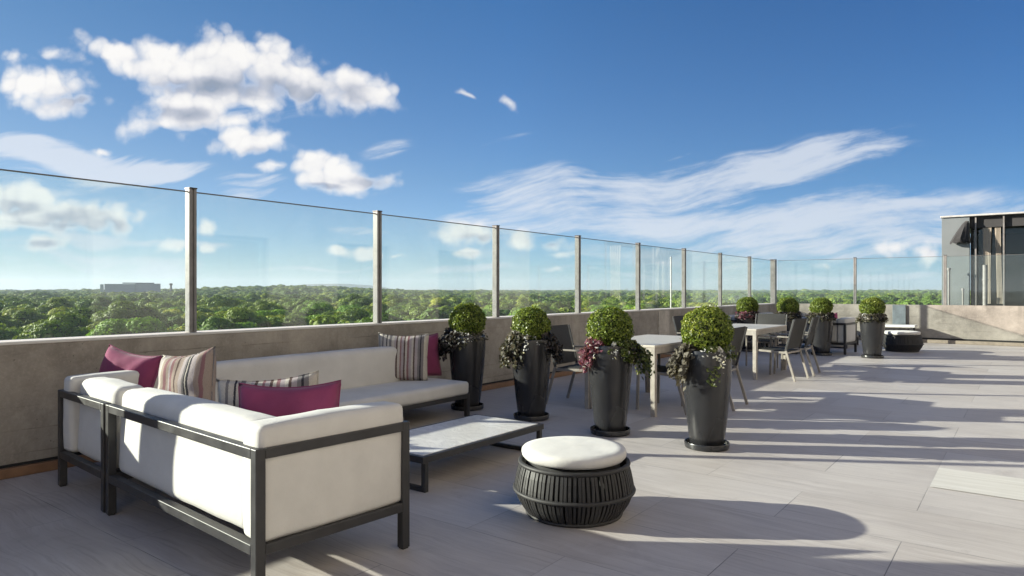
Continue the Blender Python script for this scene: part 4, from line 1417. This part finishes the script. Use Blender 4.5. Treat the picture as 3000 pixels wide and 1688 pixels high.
while r < 7200:
    s = 14.5 if r < 900 else 14.5 * (r / 900) ** .62
    step = s * (1.0 if r < 500 else (r / 500) ** .35)
    nA = int(1.62 * r / s)
    for k in range(nA):
        az = -.83 + 1.62 * (k + rng.random()) / nA
        rr = r + rng.uniform(-.55, .55) * step
        pts.append((rr * math.sin(az), rr * math.cos(az), s / 14.5))
    r += step
pts = np.array(pts)
def limit_z(x, y):
    # below this height a point at (x, y) is hidden behind the parapets
    u = x / y
    px = 1288 + 1703 * u
    d = 131 * (2585 - px) / 2585 if px < 1950 else 31.5 + (px - 1950) * .0066
    return EYE - max(d, 20) * y / 1703
near_list, far_list = [], []
for (x, y, s) in pts:
    r = math.hypot(x, y)
    g = CANOPY + zrise(x, y)
    patch = noise.noise(Vector((x / 60, y / 60, 4)))
    hgt = rng.normal(0, 1.7) + 2.6 * patch + (rng.uniform(1.5, 4) if rng.random() < .08 else 0)
    z = g + hgt
    in_view = abs(x / y) < .80 and y > 0
    vis = z - limit_z(x, y) if y > 0 else -9
    near_list.append((r, x, y, z, s, vis, in_view, patch))
near_list.sort()
indiv = [q for q in near_list if q[6] and q[5] > .5 and q[0] < 900][:300]
ids = {(q[1], q[2]) for q in indiv}
rest = [q for q in near_list if (q[1], q[2]) not in ids and not (q[5] < -7 and q[0] < 700)]

TREES = []
for i, (nm, tone, lab, ncl, rad, hh) in enumerate(KINDS_T):
    cm, cents = crown_mesh(200 + i, ncl, 720, rad, hh, .42)
    t = thing('broadleaf_tree', lab, 'tree', (0, 0, 0), 0, 'trees of the forest beyond the glass')
    c = obj('crown', cm, leaf_variant('leaf_' + nm, tone), t)
    obj('crown_shade', core_mesh(cents), M['crown_core'], c)  # solid dark blobs inside the clumps, shade held in their colour
    obj('trunk', trunk_mesh(cents, hh), M['tree_bark'], t)
    TREES.append((t, hh))
used = set()
for q in indiv:
    _, x, y, z, s, vis, iv, patch = q
    w = [1.0 + max(0, -patch) * 3, 1.5, 1.0 + max(0, patch) * 2.5, .7, 1.0]
    w = np.array(w) / sum(w)
    k = int(rng.choice(5, p=w))
    root, hh = TREES[k]
    sc = rng.uniform(.85, 1.2)
    o = root if k not in used else dup(root)
    used.add(k)
    o.location = (x, y, z - hh * sc * .93)
    o.rotation_euler = (0, 0, rng.uniform(0, 6.28))
    o.scale = (sc * rng.uniform(.92, 1.1), sc * rng.uniform(.92, 1.1), sc)

# the farther forest reads as one mass: one object whose modifier repeats three crowns kept in its own mesh
def forest(rest):
    tmpl = []
    for i in range(3):
        C, Nn, Sz, rg, cents = crown_arrays(300 + i, 14, 210, 10.6, 13.6, .75)
        me = quads_mesh('tmp', C, Nn, Sz, rg, 1.0, .34)
        co = np.empty(len(me.vertices) * 3, np.float32); me.vertices.foreach_get('co', co)
        tmpl.append(co.reshape(-1, 4, 3))
        bpy.data.meshes.remove(me)
        # inner mass, its dark colour painting the shade between clumps
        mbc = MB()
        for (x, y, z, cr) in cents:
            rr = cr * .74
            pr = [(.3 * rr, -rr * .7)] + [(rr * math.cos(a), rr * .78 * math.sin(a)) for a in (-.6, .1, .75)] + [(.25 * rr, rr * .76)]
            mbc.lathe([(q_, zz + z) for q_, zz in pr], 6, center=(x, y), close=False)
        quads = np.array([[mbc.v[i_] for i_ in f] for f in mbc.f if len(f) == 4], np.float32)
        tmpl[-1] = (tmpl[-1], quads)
    V_, kind, nq, mi = [], [], 0, []
    for i, (lv, cq) in enumerate(tmpl):
        for j, arr in enumerate((lv, cq)):
            V_.append(arr.reshape(-1, 3)); kind += [i + 1] * (len(arr) * 4); nq += len(arr); mi += [j] * len(arr)
    tv = np.concatenate(V_)
    P = np.array([(q[1], q[2], q[3] - 13.6 * .93 * (q[4] ** .35), q[4]) for q in rest], np.float32)
    n0, n1 = len(tv), len(P)
    me = bpy.data.meshes.new('forest')
    me.vertices.add(n0 + n1)
    me.vertices.foreach_set('co', np.concatenate([tv, P[:, :3]]).astype(np.float32).ravel())
    me.loops.add(n0); me.loops.foreach_set('vertex_index', np.arange(n0, dtype=np.int32))
    me.polygons.add(nq)
    me.polygons.foreach_set('loop_start', np.arange(0, n0, 4, dtype=np.int32))
    me.polygons.foreach_set('loop_total', np.full(nq, 4, np.int32))
    me.polygons.foreach_set('material_index', np.array(mi, np.int32))
    me.update(calc_edges=True)
    rg = np.random.default_rng(5)
    a = me.attributes.new('kind_id', 'INT', 'POINT')
    a.data.foreach_set('value', np.concatenate([np.array(kind), -rg.integers(1, 4, n1)]).astype(np.int32))
    a = me.attributes.new('spin', 'FLOAT_VECTOR', 'POINT')
    sp_ = np.zeros((n0 + n1, 3), np.float32); sp_[n0:, 2] = rg.uniform(0, 6.28, n1)
    a.data.foreach_set('vector', sp_.ravel())
    a = me.attributes.new('size', 'FLOAT_VECTOR', 'POINT')
    sz = np.ones((n0 + n1, 3), np.float32)
    u = rg.uniform(.82, 1.22, n1)
    sz[n0:, 0] = u * P[:, 3] * rg.uniform(.9, 1.15, n1); sz[n0:, 1] = u * P[:, 3]; sz[n0:, 2] = u * P[:, 3] ** .35
    a.data.foreach_set('vector', sz.ravel())
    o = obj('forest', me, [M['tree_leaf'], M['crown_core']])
    g = bpy.data.node_groups.new('forest_nodes', 'GeometryNodeTree')
    g.interface.new_socket('Geometry', in_out='INPUT', socket_type='NodeSocketGeometry')
    g.interface.new_socket('Geometry', in_out='OUTPUT', socket_type='NodeSocketGeometry')
    gi = g.nodes.new('NodeGroupInput'); go = g.nodes.new('NodeGroupOutput')
    def attr(name, ty):
        nd = g.nodes.new('GeometryNodeInputNamedAttribute'); nd.data_type = ty; nd.inputs['Name'].default_value = name
        return nd.outputs['Attribute']
    kid = attr('kind_id', 'INT')
    def eq(v):
        nd = g.nodes.new('FunctionNodeCompare'); nd.data_type = 'INT'; nd.operation = 'EQUAL'
        ins = [s for s in nd.inputs if s.type == 'INT']
        g.links.new(kid, ins[0]); ins[1].default_value = v
        return nd.outputs[0]
    def sepg(v):
        nd = g.nodes.new('GeometryNodeSeparateGeometry'); nd.domain = 'POINT'
        g.links.new(gi.outputs[0], nd.inputs['Geometry']); g.links.new(eq(v), nd.inputs['Selection'])
        return nd.outputs['Selection']
    jn = g.nodes.new('GeometryNodeJoinGeometry')
    for i in (1, 2, 3):
        ip = g.nodes.new('GeometryNodeInstanceOnPoints')
        g.links.new(sepg(-i), ip.inputs['Points'])
        g.links.new(sepg(i), ip.inputs['Instance'])
        e2r = g.nodes.new('FunctionNodeEulerToRotation')
        g.links.new(attr('spin', 'FLOAT_VECTOR'), e2r.inputs[0])
        g.links.new(e2r.outputs[0], ip.inputs['Rotation'])
        g.links.new(attr('size', 'FLOAT_VECTOR'), ip.inputs['Scale'])
        g.links.new(ip.outputs[0], jn.inputs[0])
    g.links.new(jn.outputs[0], go.inputs[0])
    md = o.modifiers.new('forest', 'NODES'); md.node_group = g
    return tag(o, 'unbroken green forest stretching to the horizon', 'forest', kind='stuff')
forest(rest)
print('TREES', len(indiv), 'REST', len(rest))

# far blue ridge
def ridge():
    mb = MB(); vs, fs = [], []
    n = 60
    for i in range(n + 1):
        u = i / n
        px = 640 + 360 * u
        az = math.atan((px - 1288) / 1703)
        h = 95 * (max(0, math.sin(math.pi * min(1, u * 1.02))) ** .6) * (.72 + .45 * u) + 5 * noise.noise(Vector((u * 9, 0, 0)))
        for (dr, k) in ((-900, 0), (0, 1), (900, 0)):
            r = 9200 + dr
            vs.append((r * math.sin(az), r * math.cos(az), -20 + k * (20 + h)))
    for i in range(n):
        for j in range(2):
            a = i * 3 + j
            fs.append((a, a + 3, a + 4, a + 1))
    mb.add(vs, fs)
    return mb.build('hills', mat('hill_forest', (.05, .075, .035), .95)[0], smooth=180)
tag(ridge(), 'long low ridge far beyond the forest', 'hills', kind='structure')

# far buildings
def at(px, d):
    return Vector(((px - 1288) / 1703 * d, d, 0))
hb = thing('institution_building', 'wide grey flat-topped building rising from the distant forest', 'building', at(331, 1700), R(30))
m_hb = m_metal_paint('far_cladding', (.29, .32, .36), .6); 
mb = MB(); mb.box(-58, 8, -20, 20, -22, EYE + 16.5); mb.build('main_block', m_hb, hb)
mb = MB(); mb.box(8.5, 64, -16, 24, -22, EYE + 17.5); mb.build('wing', m_hb, hb)
mb = MB(); mb.box(-20, 50, -8, 12, EYE + 17.6, EYE + 20); mb.build('roof_plant', mat('plant_grey', (.14, .16, .18), .7)[0], hb)
mb = MB(); mb.box(-67, -60, -20, 10, -22, EYE + 15.5); mb.build('stair_tower', mat('pale_cladding', (.55, .55, .53), .7)[0], hb)
tw = thing('water_tower', 'thin dark tower beside the wide distant building', 'tower', at(430, 1700), 0)
mb = MB(); mb.tube([(0, 0, -20), (0, 0, EYE + 13)], 2.6, 10); mb.build('shaft', mat('tower_grey', (.16, .17, .17), .7)[0], tw, smooth=40)
mb = MB(); mb.lathe([(2.7, EYE + 13.1), (4.0, EYE + 14.5), (4.0, EYE + 17.5), (2.4, EYE + 18.4)], 14); mb.build('head', mat('tower_dark', (.07, .075, .075), .7)[0], tw, smooth=40)
hs = [(572, 1500, 10), (588, 1490, 12), (602, 1520, 13), (540, 1600, 9)]
for i, (px, d, w) in enumerate(hs):
    h_ = thing('house', 'tiny white house among the trees of the distant hill', 'house', at(px, d), R(20 * i), 'white houses on the distant hill')
    mb = MB(); mb.box(-w / 2, w / 2, -4, 4, -20, EYE - 5.6 + i); mb.build('wall', M['white_paint'], h_)
    mb = MB(); z0 = EYE - 5.59 + i
    mb.add([(-w / 2 - .3, -4.4, z0), (w / 2 + .3, -4.4, z0), (w / 2 + .3, 4.4, z0), (-w / 2 - .3, 4.4, z0), (-w / 2, 0, z0 + 2.4), (w / 2, 0, z0 + 2.4)],
           [(0, 1, 5, 4), (2, 3, 4, 5), (1, 2, 5), (3, 0, 4), (3, 2, 1, 0)])
    mb.build('roof', mat('house_roof', (.35, .33, .31), .8)[0], h_)
ms = thing('flagpole', 'slim white pole standing outside the glass between two posts', 'pole', wp(-1.2, 13.9), 0)
mb = MB(); mb.tube([(0, 0, -2), (0, 0, 2.1)], .016, 8); mb.build('shaft', M['white_paint'], ms, smooth=60)
mb = MB(); mb.lathe([(.004, 2.1), (.022, 2.11), (.022, 2.13), (.004, 2.15)], 10); mb.build('finial', M['white_paint'], ms, smooth=60)

# ------------------------------------------------------------------ haze: the air over the forest
HAZE = True
if HAZE:
    mb = MB(); mb.box(-12500, 12500, -12500, 12800, zmin_ if False else -48, 200)
    hz = mb.build('haze', None)
    m = bpy.data.materials.new('haze_air'); m.use_nodes = True
    t = NT(m.node_tree); t.n.clear()
    out = t.new('ShaderNodeOutputMaterial')
    pv = t.new('ShaderNodeVolumePrincipled')
    pv.inputs['Color'].default_value = (.78, .86, 1.0, 1)
    pv.inputs['Density'].default_value = .00008
    pv.inputs['Anisotropy'].default_value = .2
    t.l.new(pv.outputs[0], out.inputs['Volume'])
    hz.data.materials.append(m)
    tag(hz, 'thin bluish haze over the distant forest', 'haze', kind='stuff')
